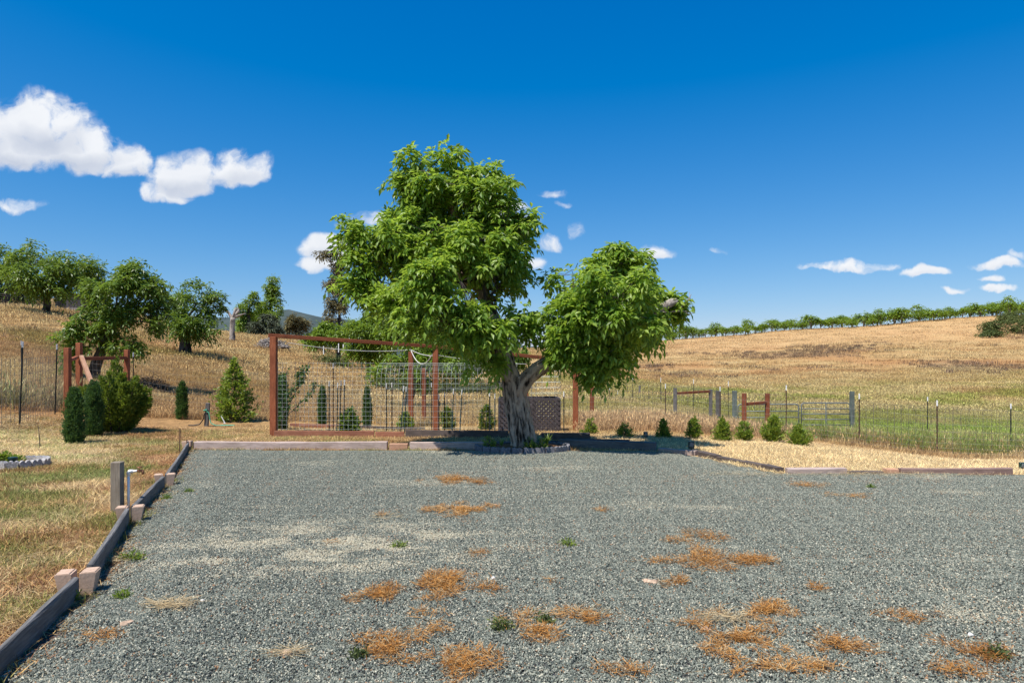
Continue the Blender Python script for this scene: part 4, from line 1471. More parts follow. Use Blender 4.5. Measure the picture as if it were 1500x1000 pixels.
blob_tree('oak_tree', 'tall narrow evergreen with thin grey top on the hill crest', 397, 84, [(399, 430, 10, 16), (396, 450, 18, 18), (392, 466, 24, 14), (401, 412, 6, 12), (375, 470, 10, 16)], 520, 'leafyel', 2.0, .3, .2)
blob_tree('oak_tree', 'dark green broken topped evergreen right of the dead snag', 364, 80, [(362, 450, 12, 12), (373, 440, 7, 10), (358, 468, 12, 14), (366, 480, 14, 10)], 300, 'leafyel', 2.0, .25, .25)
blob_tree('oak_tree', 'grey green round bush tree below the tall narrow evergreen', 388, 78, [(385, 475, 20, 14), (402, 482, 14, 10), (375, 485, 14, 10)], 300, 'leafolive', 2.2, .2, .2, .2)
blob_tree('oak_tree', 'tan leaved small tree right of the tall evergreen on the crest', 434, 88, [(434, 472, 16, 12), (430, 482, 18, 12)], 240, 'leaforange', 2.2, .2, .25, .2)
blob_tree('oak_tree', 'low green bush tree behind the timber frame corner', 462, 70, [(465, 492, 18, 14), (480, 486, 14, 10)], 220, 'leafoak', 2.2, .2, .2, .2)
blob_tree('locust_tree', 'bright green rounded tree seen above the left of the frame beam', 495, 60, [(478, 487, 24, 12), (505, 492, 26, 16), (460, 500, 14, 8)], 420, 'leafyel', 1.9, .2, .22, .3)
blob_tree('eucalyptus_tree', 'tall sparse grey brown tree half hidden left of the big walnut crown', 497, 66, [(490, 400, 11, 20), (488, 430, 14, 24), (492, 458, 16, 22), (476, 372, 16, 7), (498, 382, 12, 14)], 430, 'leaforange', 1.7, .16, .2, .1, gs=.9)
for a_, (px, lobes, lb, mt, yb) in enumerate([
        (540, [(540, 480, 34, 26), (565, 495, 32, 24), (530, 510, 26, 14), (560, 520, 26, 10)], 'bright green tree behind the wire tunnel frame, left one', 'leafyel', 52),
        (608, [(605, 468, 40, 28), (640, 480, 36, 28), (590, 495, 36, 26), (625, 510, 38, 22), (575, 470, 24, 18)], 'bright green tree behind the middle frame post', 'leafyel', 48),
        (668, [(670, 495, 36, 28), (700, 510, 32, 22), (650, 520, 32, 16), (685, 530, 30, 12)], 'green tree behind the right part of the frame beam', 'leafyel', 50),
        (730, [(728, 515, 32, 20), (750, 528, 26, 14)], 'green tree directly behind the big walnut trunk', 'leaffar', 54)]):
    blob_tree('locust_tree', lb, px, yb, lobes, 820, mt, 1.7, .18, .15, .3)
b0 = hit(598, 598)
broad_tree('walnut_tree', 'walnut tree with leaning dark trunk seen through the wire tunnel', 'tree', b0,
           [lob(590, 530, 38, 20, b0.y), lob(640, 528, 40, 22, b0.y), lob(560, 545, 24, 14, b0.y), lob(615, 550, 34, 12, b0.y, -.5), lob(670, 545, 24, 14, b0.y), lob(620, 505, 36, 18, b0.y)], 520,
           [pt(597, 600, b0.y), pt(598, 585, b0.y), pt(604, 572, b0.y), pt(614, 560, b0.y), pt(618, 545, b0.y)], [.26, .22, .2, .18, .14], leaf='leafyel', scale=1.3, gap=.26, gs=.8)
# dark low brush band further off behind the frame
for px in (560, 585, 625, 655, 700, 480, 500):
    b0 = at(px, 46 if px > 520 else 58)
    t = thing('bush', {560: 'low bush in the dark strip under the left tree behind the tunnel', 585: 'low bush left of the leaning trunk', 625: 'low bush right of the leaning trunk',
                       655: 'low bush behind the middle frame post', 700: 'low bush left of the big walnut trunk', 480: 'bush under the beam near white stakes', 500: 'second bush under the beam beside the white stakes'}[px], 'bush', b0)
    S_, D_ = in_lobes([(0, 0, .5, 1.3, 1.0, .6)], 110, .2)
    c_ = compound(S_, D_, 1.5, 2, 2)
    link('foliage', foliage_mesh('foliage', *c_[:3], c_[3], c_[4], M['leafoak']), t)
    mb = MB(); mb.tube([(0, 0, -.1), (0, 0, .4)], [.06, .04], 6); obj('stem', mb, M['barkd'], t)

# ---- row of young trees along the crest of the right hill
protos = []
def crest_proto(kind):
    t = thing('orchard_tree', 'small green orchard tree in the row along the right hill crest', 'tree', (0, 0, 0), 'orchard trees along the right hill crest')
    lobes = {0: [(0, 0, 2.6, 1.5, 1.4, .9), (.6, 0, 3.2, .9, .8, .6), (-.8, 0, 2.2, 1.0, .9, .6)], 1: [(0, 0, 2.3, 1.8, 1.5, .8), (-.7, 0, 2.9, .8, .8, .6), (1.1, 0, 2.5, .9, .8, .5)],
             2: [(0, 0, 2.9, 1.2, 1.2, 1.0), (.7, 0, 2.0, 1.0, .9, .6), (-.4, 0, 3.7, .6, .6, .4)], 3: [(.2, 0, 2.0, 1.7, 1.4, .9), (-1, 0, 2.6, .7, .7, .5), (1.3, 0, 2.9, .6, .6, .4)]}[kind]
    S_, D_ = in_lobes(lobes, 95, .2, .2, .8, kind)
    c_ = compound(S_, D_, 2.4, 2, 1, .17, .09)
    link('crown', foliage_mesh('crown', *c_[:3], c_[3], c_[4], M['leafyel']), t)
    mb_ = MB(); mb_.tube([(0, 0, -.5), (.05, 0, 1.0), (0, 0, 2.4)], [.14, .11, .06], 6)
    for l in lobes:
        mb_.tube([(0, 0, 1.0), (l[0] * .6, l[1], 1.6), (l[0], l[1], l[2])], [.08, .06, .03], 4)
    obj('trunk', mb_, M['barkg'], t)
    return t


protos = [crest_proto(k_) for k_ in range(4)]
used = set()
n_c = 0
_cu = np.linspace(.1, .88, 60)
_cy = []
for u0 in _cu:
    yy0 = np.linspace(90, 240, 300)
    _cy.append(yy0[np.argmax((gz(u0 * yy0, yy0) - CAMZ) / yy0)])
for rowk, off in ((0, -3.0), (1, 3.0)):
    for u in np.arange(.195, .83, .0145 if rowk < 1 else .019):
        u_ = u + rng.uniform(-.004, .004)
        yc = np.interp(u_, _cu, _cy) + off
        X = u_ * yc
        k_ = n_c % 4 if n_c < 4 else rnd.randrange(4)
        if k_ not in used:
            used.add(k_); t = protos[k_]
        else:
            src = protos[k_]
            t = src.copy(); COL.objects.link(t)
            for ch in src.children:
                c2 = ch.copy(); COL.objects.link(c2); c2.parent = t
        t.location = (X, yc, float(gz(X, yc)) - .1)
        t.rotation_euler = (0, 0, rng.uniform(0, 6.28))
        sz = rng.uniform(.75, 1.35)
        t.scale = (sz * 1.2, sz * 1.2, sz * .82)
        n_c += 1
# the tall one near the right end
src = protos[2]; t = src.copy(); COL.objects.link(t)
for ch in src.children:
    c2 = ch.copy(); COL.objects.link(c2); c2.parent = t
t.location = at(1480, 160); t.scale = (1.35, 1.35, 1.25)
t['label'] = 'tallest tree of the crest row near its right end'
# sage shrubs at the right edge of the hill
for (px, py, rx, ry, lb) in [(1488, 474, 26, 14, 'large dark olive shrub at the right edge of the hill'), (1452, 478, 13, 9, 'round olive shrub left of the large hill shrub'),
                             (1474, 466, 12, 8, 'olive shrub behind the large hill shrub'), (1452, 489, 18, 5, 'low spreading olive shrub lowest on the right hill'), (1500, 462, 22, 10, 'uppermost olive shrub on the right hill'),
                             (1530, 478, 26, 12, 'olive shrub beyond the large hill shrub')]:
    b0 = hit(px, py + ry)
    t = thing('sage_shrub', lb, 'shrub', b0)
    s = b0.y / FOC
    S_, D_ = in_lobes([(0, 0, ry * s, rx * s, rx * s, ry * s)], 260, .3, .2, .8)
    c_ = compound(S_, D_, 2.2, 2, 2, .15, .07)
    link('foliage', foliage_mesh('foliage', *c_[:3], c_[3], c_[4], M['leafoak']), t)
    mb = MB(); mb.tube([(0, 0, -.2), (0, 0, .8)], [.08, .05], 6); obj('stem', mb, M['barkd'], t)

rng = np.random.default_rng(99)
rnd = random.Random(25)
# ================================================================== conifers and shrubs near by
def spray_plant(name, label, cat, base, prof, n, mat, L=.06, Wd=.02, up=.8, h=None, group=None, jit=.12, stem=True, per=16, rag=.35):
    """shrub of many leafy twigs; prof = [(height, radius)...] in metres"""
    t = thing(name, label, cat, base, group)
    hs = np.array([p[0] for p in prof]); rs = np.array([p[1] for p in prof])
    H = hs[-1]
    nt = max(6, n * 5 // per)
    z = rng.random(nt * 4) * H
    rr = np.interp(z, hs, rs)
    k_ = rng.random(len(z)) < (rr / rs.max()) ** .8
    z = z[k_][:nt]; rr = rr[k_][:nt]
    m_ = len(z)
    a_ = rng.uniform(0, 6.28, m_)
    lump = 1 + rag * 1.6 * (vnoise(a_ * 1.3 + 3, z / H * 5, rnd.randrange(99)) - .5) + rng.normal(0, rag * .35, m_)
    end = np.stack([np.cos(a_) * rr * lump, np.sin(a_) * rr * lump, z + rng.normal(0, .03 * H, m_)], 1)
    end *= rng.uniform(.45, 1.0, (m_, 1)) ** .45 * np.array([[1, 1, 0]]) + np.array([[0, 0, 1]])
    rise = np.minimum(end[:, 2] * .85, np.hypot(end[:, 0], end[:, 1]) * up * .9 + .02)
    st = np.stack([end[:, 0] * .15, end[:, 1] * .15, end[:, 2] - rise], 1)
    tt = rng.uniform(.45, 1.05, (m_, per))
    P = st[:, None] + (end - st)[:, None] * tt[..., None]
    P += rng.normal(0, .012 + jit * .06, P.shape)
    dirs = unit(end - st)[:, None] + rng.normal(0, .55, P.shape)
    P = P.reshape(-1, 3); D = unit(dirs.reshape(-1, 3) + np.array([0, 0, .25 * up]))
    P[:, 2] = np.maximum(P[:, 2], .01)
    N_ = unit(rng.normal(0, .6, P.shape) + np.array([0, 0, .7]))
    me_ = foliage_mesh('foliage', P, D, N_, L * rng.uniform(.6, 1.3, len(P)), Wd * rng.uniform(.7, 1.3, len(P)), M[mat], .15, .05)
    link('foliage', me_, t)
    mb_ = MB()
    mb_.tube([(0, 0, -.05), (.01, 0, H * .5), (0, .01, H * .93)], [max(.008, rs.max() * .05), .01, .004], 6)
    sel = rng.permutation(m_)[:60]
    V_, F_ = wires(np.stack([st[sel], end[sel]], 1), .003)
    mb_.add(V_, F_.tolist(), .5)
    obj('stem', mb_, M['barkd'], t)
    return t


def px_plant(name, label, cat, px, pyb, pyt, w, shape, n, mat, Yf=None, **kw):
    b_ = at(px, Yf) if Yf else hit(px, pyb)
    s_ = b_.y / FOC
    H = (pyb - pyt) * s_; r_ = w / 2 * s_
    return spray_plant(name, label, cat, b_, [(H * a_, r_ * c_) for a_, c_ in shape], n, M and mat, **kw)


COLM = [(0, .6), (.1, .9), (.4, 1.), (.75, .85), (.93, .5), (1, .1)]
OVAL = [(0, .45), (.2, .9), (.45, 1.), (.7, .75), (.88, .42), (1, .08)]
CONE = [(0, .55), (.12, 1.), (.35, .85), (.6, .55), (.8, .35), (1, .05)]
px_plant('cypress', 'slim dark green columnar cypress nearest the left yard', 'cypress', 109, 651, 570, 25, COLM, 2600, 'leafcyp', L=.06, Wd=.018, up=1.6)
px_plant('cypress', 'columnar cypress leaning against the bushy arborvitae', 'cypress', 137, 640, 560, 24, COLM, 2200, 'leafcyp', L=.06, Wd=.018, up=1.4)
b0 = hit(168, 634)
t = thing('arborvitae', 'broad bushy green arborvitae beside the two columnar cypresses', 'shrub', b0)
PP = []; DD = []
mb = MB()
for q in range(44):
    a0 = rng.uniform(0, 6.28); r0 = math.sqrt(rng.random()) * .74
    hgt = (1.80 - .85 * r0 / .74) * rng.uniform(.72, 1.06)
    top = np.array([math.cos(a0) * r0 * 1.05, math.sin(a0) * r0, hgt]); bot = np.array([math.cos(a0) * r0 * .35, math.sin(a0) * r0 * .35, .03])
    mb.tube([bot, (top + bot) / 2, top * .95], [.018, .012, .004], 5)
    m_ = 520
    tt = rng.random(m_) ** .8
    wd = .17 * np.sin(np.clip(tt * 2.9 + .25, 0, 3.14)) * rng.random(m_) ** .5
    aa = rng.uniform(0, 6.28, m_)
    c = bot + (top - bot) * tt[:, None] + np.stack([np.cos(aa) * wd, np.sin(aa) * wd, 0 * wd], 1)
    PP.append(c); DD.append(unit((top - bot) + np.stack([np.cos(aa) * .9, np.sin(aa) * .9, 0 * aa], 1) + rng.normal(0, .5, (m_, 3))))
PP = np.vstack(PP); DD = np.vstack(DD); PP[:, 2] = np.maximum(PP[:, 2], .02)
link('foliage', foliage_mesh('foliage', PP, DD, unit(rng.normal(size=PP.shape) + [0, -.3, .4]), rng.uniform(.05, .11, len(PP)), rng.uniform(.02, .04, len(PP)), M['leafcon'], .15, 0), t)
obj('stem', mb, M['barkd'], t)
px_plant('cypress', 'small slim cypress standing alone in straw left of the hose post', 'cypress', 267, 614, 560, 14, COLM, 1700, 'leafcyp', L=.07, Wd=.02, up=1.6)
px_plant('laurel_tree', 'young cone shaped green tree left of the timber frame', 'tree', 343, 617, 528, 62, CONE, 800, 'leafshrub', L=.10, Wd=.05, up=.35, jit=.3, rag=.6, per=10)
px_plant('cypress', 'dark cypress inside the frame behind the climbing vine', 'cypress', 413, 630, 548, 17, COLM, 1700, 'leafcyp', Yf=17.4, L=.07, Wd=.02, up=1.5)
px_plant('cypress', 'slim cypress behind the wire left of the leaning stakes', 'cypress', 472, 622, 566, 11, COLM, 1200, 'leafcyp', Yf=19.5, L=.07, Wd=.02, up=1.5)
px_plant('cypress', 'slim cypress behind the middle of the wire mesh', 'cypress', 538, 622, 566, 11, COLM, 1200, 'leafcyp', Yf=19.5, L=.07, Wd=.02, up=1.5)
px_plant('rose_bush', 'dark leafy rose bush in the raised bed behind the wire', 'bush', 512, 636, 603, 28, OVAL, 230, 'leaffar', Yf=16.9, L=.09, Wd=.06, up=.2, jit=.5, rag=.6, per=8)
px_plant('shrub', 'light green shrub by the back post of the frame', 'shrub', 594, 630, 606, 20, OVAL, 220, 'leafshrub', Yf=18.8, L=.08, Wd=.035, up=.6, rag=.5)
px_plant('shrub', 'green shrub behind the middle frame post', 'shrub', 656, 630, 594, 24, CONE, 260, 'leafcon', Yf=19.5, L=.08, Wd=.03, up=.6, rag=.6)
px_plant('shrub', 'upright young conifer left of the lattice bin', 'shrub', 712, 628, 592, 28, CONE, 300, 'leafcon', Yf=19.2, L=.08, Wd=.03, up=.7, rag=.6)
# climbing vine with arms on the wire
vb = at(412, 16.75)
vine = thing('climbing_vine', 'climbing vine with leafy arms spreading over the wire panel', 'vine', vb)
arms = [[(412, 634), (413, 600), (415, 570), (420, 545)], [(413, 610), (425, 590), (440, 560), (452, 535)], [(414, 615), (440, 590), (455, 575), (462, 562)], [(413, 600), (422, 580), (432, 565), (445, 556)], [(412, 590), (408, 570), (416, 552)],
        [(440, 560), (438, 548), (446, 540)]]
PP = []
mb = MB()
for ar in arms:
    ps = [pt(x, y, 16.75) - vb for x, y in ar]
    P2, r2 = dense([tuple(p) for p in ps], [.014] * len(ps), 14)
    mb.tube(P2, .01, 5)
    for p in P2[3:]:
        PP.append(np.array(p) + rng.normal(0, .035, (9, 3)))
PP = np.vstack(PP); n = len(PP)
link('leaves', foliage_mesh('leaves', PP, unit(rng.normal(size=(n, 3)) + [0, -.4, -.2]), unit(rng.normal(size=(n, 3)) + [0, -1, .6]), rng.uniform(.05, .1, n), rng.uniform(.035, .06, n), M['leafcyp']), vine)
obj('stem', mb, M['barkd'], vine)
# row of small shrubs at the right
SHR = [(866, 637, 611, 20, 'thin yellow green shrub at the left end of the row by the red posts', CONE, 240), (915, 641, 620, 24, 'second shrub of the row, low and sparse, right of the red posts', OVAL, 260),
       (972, 643, 614, 22, 'shrub of the row behind the short green stake light', CONE, 420), (1016, 644, 612, 20, 'rounded shrub directly behind the nearer green box light', OVAL, 480),
       (1058, 647, 612, 26, 'shrub of the row just left of the red brace posts', CONE, 560), (1091, 647, 617, 22, 'shrub standing in front of the left red brace post', OVAL, 460),
       (1132, 649, 609, 28, 'tallest shrub of the row in front of the right red brace post', OVAL, 800), (1170, 654, 624, 30, 'broad shrub at the right end of the row in front of the gates', OVAL, 760)]
for (px, pb, ptop, w, lb, shp, n) in SHR:
    px_plant('privet_shrub', lb, 'shrub', px, pb, ptop, w, shp, int(n * .62), 'leafshrub', L=.065, Wd=.026, up=.9, rag=.65, per=12, group='shrubs planted in a row in the straw')

# ================================================================== timber border of the lot
def ground_timber(a, b, w, h, mat, label, z0=0.0, sink=.02, name='border_timber', group='timbers edging the gravel lot', chips=.012, cat='timber'):
    a = Vector((a[0], a[1], z0 + h / 2 - sink)); b = Vector((b[0], b[1], z0 + h / 2 - sink))
    o = board(name, a, b, w, h, M[mat], None, .008, 0, chips)
    return tag(o, label, cat, group)


GB = 'grey boards along the left edge of the lot'
ground_timber((-1.85, 1.0), (-3.02, 4.72), .042, .18, 'greyboard', 'nearest dark grey board of the left lot edge', group=GB, chips=.022)
ground_timber((-3.08, 4.98), (-3.95, 7.0), .042, .19, 'greyboard', 'grey edge board between the nearest and second tan blocks', group=GB)
ground_timber((-4.0, 7.2), (-4.68, 9.15), .042, .18, 'greyboard', 'grey edge board between the second and third tan blocks', group=GB)
ground_timber((-4.76, 9.4), (-6.36, 13.4), .042, .17, 'greyboard', 'farthest grey board of the left edge, running to the corner', group=GB)

BK = 'weathered timbers along the back of the lot'
def gp(px, py):
    p = hit(px, py); return (p.x, p.y)
ground_timber((-6.22, 13.42), (-2.45, 13.42), .14, .19, 'tie', 'longest pinkish weathered timber along the back left of the lot', group=BK)
ground_timber((-2.40, 13.42), (-2.05, 13.43), .14, .155, 'freshwood', 'short pale timber offcut in the back edge', group=BK)
ground_timber((-2.0, 13.43), (-.55, 13.40), .14, .18, 'tie', 'back edge timber left of the tree, partly in its shade', group=BK)
ground_timber((-.5, 13.42), (.12, 13.75), .14, .15, 'tiedark', 'dark timber just behind the tree ring', group=BK)
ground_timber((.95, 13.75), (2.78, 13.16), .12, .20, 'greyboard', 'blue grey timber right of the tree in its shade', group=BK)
ground_timber((2.84, 13.12), (3.42, 12.62), .14, .11, 'tie', 'pink brown timber beyond the shaded one, by the box light', group=BK)
cur = [(3.46, 12.52), (3.62, 11.95), (3.85, 11.35), (4.02, 10.85), (4.12, 10.48)]
for q, lb in zip(range(4), ('brown timber turning the corner near the box light', 'second brown timber on the curved edge', 'third brown timber on the curved edge', 'last brown timber on the curved edge')):
    ground_timber(cur[q], cur[q + 1], .12, .10, 'tiedark', lb, group=BK, chips=.02)
RT = 'timbers along the right front of the straw strip'
ground_timber((4.15, 10.33), (5.05, 10.33), .12, .115, 'tie', 'pinkish timber at the left of the right hand edge', group=RT)
ground_timber((5.1, 10.36), (5.60, 10.33), .09, .07, 'tiedark', 'low sunken timber covered in straw', group=RT)
ground_timber((5.64, 10.33), (5.82, 10.33), .12, .12, 'freshwood', 'short pale block in the right hand edge', group=RT)
ground_timber((5.86, 10.33), (7.55, 10.34), .10, .12, 'dullred', 'long reddish timber at the right end of the edge', group=RT)
ground_timber((7.7, 10.2), (11, 10.1), .10, .10, 'tie', 'timber leaving the picture at the right', group=RT)
# stacked loose timbers right of the tree
for (a_, b_, w_, h_, z_, mt, lb) in [((.62, 14.25), (1.62, 14.2), .16, .13, .13, 'tiedark', 'uppermost dark timber of the stack right of the tree'),
                                     ((.45, 14.1), (2.3, 13.95), .2, .12, .0, 'tiedark', 'thick dark timber at the bottom of the stack'),
                                     ((1.1, 13.9), (2.35, 13.62), .12, .05, .13, 'tiedark', 'thin dark plank lying on the stacked timbers')]:
    o = board('stacked_timber', Vector((*a_, z_ + h_ / 2 + .003)), Vector((*b_, z_ + h_ / 2 + .003)), w_, h_, M[mt], None, .008, 0, .012)
    tag(o, lb, 'timber', 'loose timbers stacked by the tree')

# tan concrete blocks holding the board joints
def deck_block(x, y, rz, label, s=.86):
    t = thing('deck_block', label, 'concrete block', (x, y, 0), 'tan concrete blocks at the board joints')
    t.rotation_euler = (0, 0, rz)
    for sg in (-1, 1):
        mb_ = MB()
        h = .168
        # half block: wide on top, narrow below, rebated top
        x0, x1 = sg * .024, sg * .150 * s
        w0, w1 = .058 * s, .075 * s
        V = [(x0, -w0, -.02), (sg * .112 * s, -w0, -.02), (sg * .112 * s, w0, -.02), (x0, w0, -.02),
             (x0, -w1, h), (x1, -w1, h), (x1, w1, h), (x0, w1, h)]
        F = [(0, 1, 2, 3), (4, 7, 6, 5), (0, 4, 5, 1), (1, 5, 6, 2), (2, 6, 7, 3), (3, 7, 4, 0)]
        if sg < 0:
            F = [f[::-1] for f in F]
        mb_.add(V, F)
        # raised corner lugs
        for sy in (-1, 1):
            mb_.box((sg * .092 * s, sy * .038 * s, h + .003), (.10 * s, .068 * s, .010), bev=.003)
        o = obj('half', mb_, M['block'], t)
        bv = o.modifiers.new('edge', 'BEVEL'); bv.width = .005; bv.segments = 2; bv.limit_method = 'ANGLE'
    return t


deck_block(-3.07, 4.83, R(17), 'nearest tan concrete block straddling the grey edge boards')
deck_block(-3.97, 7.10, R(22), 'second tan concrete block, beside the wooden tap post')
deck_block(-4.72, 9.28, R(24), 'third tan concrete block further along the grey boards')
deck_block(-6.42, 13.5, R(80), 'farthest tan block at the corner of the lot', .72)

# steel pins at the corner and a thin stick in the yard
for (px, pb, ptp, lb) in [(263, 664, 628, 'taller rusty steel pin at the back left corner of the lot'), (273, 660, 644, 'shorter rusty pin against the corner timber'), (283, 659, 648, 'rusty pin in front of the back timber near the corner')]:
    b0 = hit(px, pb); t_ = (pb - ptp) / FOC * b0.y
    mb = MB(); mb.tube([(0, 0, -.05), (.01, 0, t_)], .011, 6)
    tag(obj('steel_pin', mb, M['rust'], None, b0), lb, 'metal pin')
b0 = hit(59, 658); mb = MB(); mb.tube([(0, 0, -.05), (-.01, 0, .2), (-.04, 0, .45)], [.012, .009, .005], 5)
tag(obj('stick', mb, M['barkd'], None, b0), 'thin dry stick standing in the straw of the left yard', 'stick')

# wooden tap post and PVC standpipe
b0 = hit(172, 753)
s = b0.y / FOC
tag(board('tap_post', b0 + Vector((0, 0, -.1)), b0 + Vector((0, 0, 77 * s)), .105, .105, M['postwood'], None, .006, R(8), 0), 'weathered wooden post beside the white standpipe', 'post')
b1 = b0 + Vector((.088, .06, 0))
sp_ = thing('standpipe', 'white plastic standpipe with brass tap strapped to the wooden post', 'water pipe', b1)
h = 62 * s
mb = MB(); mb.tube([(0, 0, -.1), (0, 0, h * .55), (0, 0, h - .03)], .0135, 10); obj('pipe', mb, M['pvc'], sp_, smooth=True)
mb = MB(); mb.tube([(0, 0, h - .05), (0, 0, h - .012), (.012, 0, h), (.05, 0, h)], .019, 12); obj('elbow', mb, M['pvc'], sp_, smooth=True)
mb = MB(); mb.tube([(.05, 0, h), (.105, 0, h + .004)], .0135, 10); obj('pipe', mb, M['pvc'], sp_, smooth=True)
mb = MB(); mb.tube([(.1, 0, h + .004), (.16, 0, h + .004)], .016, 8); mb.tube([(.125, 0, h), (.125, 0, h + .045)], .007, 6); mb.tube([(.155, 0, h + .01), (.165, 0, h - .035)], .014, 8); obj('tap', mb, M['brass'], sp_, smooth=True)
mb = MB(); mb.tube([(.125 + .026 * math.cos(a_), .026 * math.sin(a_), h + .045) for a_ in np.linspace(0, 6.28, 11)], .005, 5); obj('tap_handle', mb, M['brass'], sp_)

# ================================================================== tree ring and plants in it
ring = thing('tree_ring', 'ring of scalloped dark concrete edging around the walnut trunk', 'garden edging', (tb.x - .05, TY + .05, 0))
rx_, ry_ = .90, .60
NB = 26
for q in range(NB):
    a0 = q / NB * 2 * math.pi
    cx, cy = math.cos(a0) * rx_, math.sin(a0) * ry_
    th = math.atan2(math.cos(a0) * ry_, -math.sin(a0) * rx_)
    wseg = math.hypot(math.sin(a0) * rx_, math.cos(a0) * ry_) * 2 * math.pi / NB
    mb = MB()
    # scallop: three rounded humps
    n = 9
    V = []
    for i in range(n):
        x = -wseg / 2 * .94 + wseg * .94 * i / (n - 1)
        hh = .115 + .022 * abs(math.sin(math.pi * i / (n - 1) * 2)) + rng.uniform(-.004, .004)
        V += [(x, -.028, -.03), (x, .028, -.03), (x, .028, hh), (x, -.028, hh)]
    F = []
    for i in range(n - 1):
        p = i * 4
        for e in range(4):
            F.append((p + e, p + (e + 1) % 4, p + 4 + (e + 1) % 4, p + 4 + e))
    F += [(3, 2, 1, 0), tuple(4 * (n - 1) + e for e in range(4))]
    mb.add(V, F)
    o = obj('edging_stone', mb, M['concretedark'], ring, (cx, cy, 0))
    o.rotation_euler = (rng.normal(0, .05), rng.normal(0, .03), th)
bmv = MB()
nn = 40
V = [(0, 0, .13)]; F = []
for q in range(nn):
    a0 = q / nn * 2 * math.pi
    V.append((math.cos(a0) * rx_ * .55, math.sin(a0) * ry_ * .55, .12 + rng.uniform(-.01, .01)))
for q in range(nn):
    a0 = q / nn * 2 * math.pi
    V.append((math.cos(a0) * rx_ * .99, math.sin(a0) * ry_ * .99, .075 + rng.uniform(-.012, .012)))
for q in range(nn):
    r2 = (q + 1) % nn
    F.append((0, 1 + q, 1 + r2)); F.append((1 + q, 1 + nn + q, 1 + nn + r2, 1 + r2))
bmv.add(V, F)
M['soil'] = m_plain('ring_soil', (.20, .105, .055), .95, 0, 25, .5, .1, .8)
obj('soil', bmv, M['soil'], ring)
n = 2200
a_ = rng.uniform(0, 6.28, n); r_ = np.sqrt(rng.random(n)) * .95
P = np.stack([ring.location.x + np.cos(a_) * r_ * rx_, ring.location.y + np.sin(a_) * r_ * ry_, .125 - .05 * r_ + rng.random(n) * .01], 1)
tag(link('leaf_litter', foliage_mesh('leaf_litter', P, unit(rng.normal(size=(n, 3)) * [1, 1, .25]), np.tile([0, 0, 1.], (n, 1)) + rng.normal(0, .3, (n, 3)), rng.uniform(.02, .06, n), rng.uniform(.01, .025, n), M['strawweed'])),
    'brown fallen leaves inside the tree ring', None, None, 'stuff')


def strap_plant(name, label, loc, n, L, w, mat, spread=.6):
    t = thing(name, label, 'plant', loc)
    az_ = rng.uniform(0, 6.28, n)
    V = []; F = []
    for q in range(n):
        l = L * rng.uniform(.6, 1.1); d = np.array([math.cos(az_[q]), math.sin(az_[q])])
        sd_ = np.array([-d[1], d[0], 0]) * w / 2
        b_ = len(V)
        sp2 = spread * rng.uniform(.4, 1.2)
        for i_, f_ in enumerate((0, .35, .7, 1)):
            c = np.array([d[0] * l * sp2 * f_ ** 1.3, d[1] * l * sp2 * f_ ** 1.3, l * (f_ - .45 * f_ ** 2.2 * sp2 * 1.4)])
            ww = (1, .9, .6, .05)[i_]
            V += [c - sd_ * ww, c + sd_ * ww]
        for i_ in range(3):
            F.append((b_ + 2 * i_, b_ + 2 * i_ + 1, b_ + 2 * i_ + 3, b_ + 2 * i_ + 2))
    mb_ = MB(); mb_.add(np.array(V), F, .6)
    obj('leaves', mb_, M[mat], t)
    return t


strap_plant('daylily', 'green strap leaved daylily clump right of the trunk in the ring', Vector((.67, 13.2, .1)), 34, .34, .02, 'leafshrub', .5)
strap_plant('daylily', 'small grassy plant left of the trunk in the ring', Vector((-.2, 13.15, .09)), 22, .22, .014, 'leafshrub', .5)
for (x, y, lb) in [(-.45, 13.15, 'low green weed at the left inside the tree ring'), (.35, 12.85, 'low green weed at the foot of the trunk'), (.55, 12.9, 'low yellow green weed at the front right of the ring')]:
    spray_plant('weed', lb, 'weed', Vector((x, y, .08)), [(0, .08), (.08, .16), (.2, .05)], 60, 'leafshrub', L=.05, Wd=.02, up=.5)

# weeds on the gravel
for (px, py, w, lb) in [(195, 822, 34, 'spreading green weed on the gravel beside the left boards'), (582, 805, 16, 'small green weed in the middle of the lot'), (830, 802, 18, 'yellow green weed in the lot right of centre'),
                        (245, 733, 10, 'small green weed near the third block'), (275, 723, 8, 'tiny green weed further up the left gravel'), (800, 915, 16, 'green weed among the dead orange weeds in front'),
                        (525, 968, 10, 'dark green weed at the near left of the orange weeds'), (735, 925, 24, 'thin grey green weed patch near the front'), (178, 880, 14, 'sparse green seedling near the nearest block'),
                        (1275, 716, 8, 'tiny weed at the upper right of the lot'), (1460, 968, 18, 'green weed at the near right corner'), (108, 884, 6, 'grass tuft at the foot of the nearest block')]:
    b0 = hit(px, py); r0 = w * .55 / FOC * b0.y
    spray_plant('weed', lb, 'weed', Vector((b0.x, b0.y, .015)), [(0, r0 * .8), (.012, r0), (.04, r0 * .4)], int(12 + w * 1.6), 'leafshrub' if py < 900 else 'leafoak', L=.03, Wd=.010, up=.6, rag=.7, per=10)

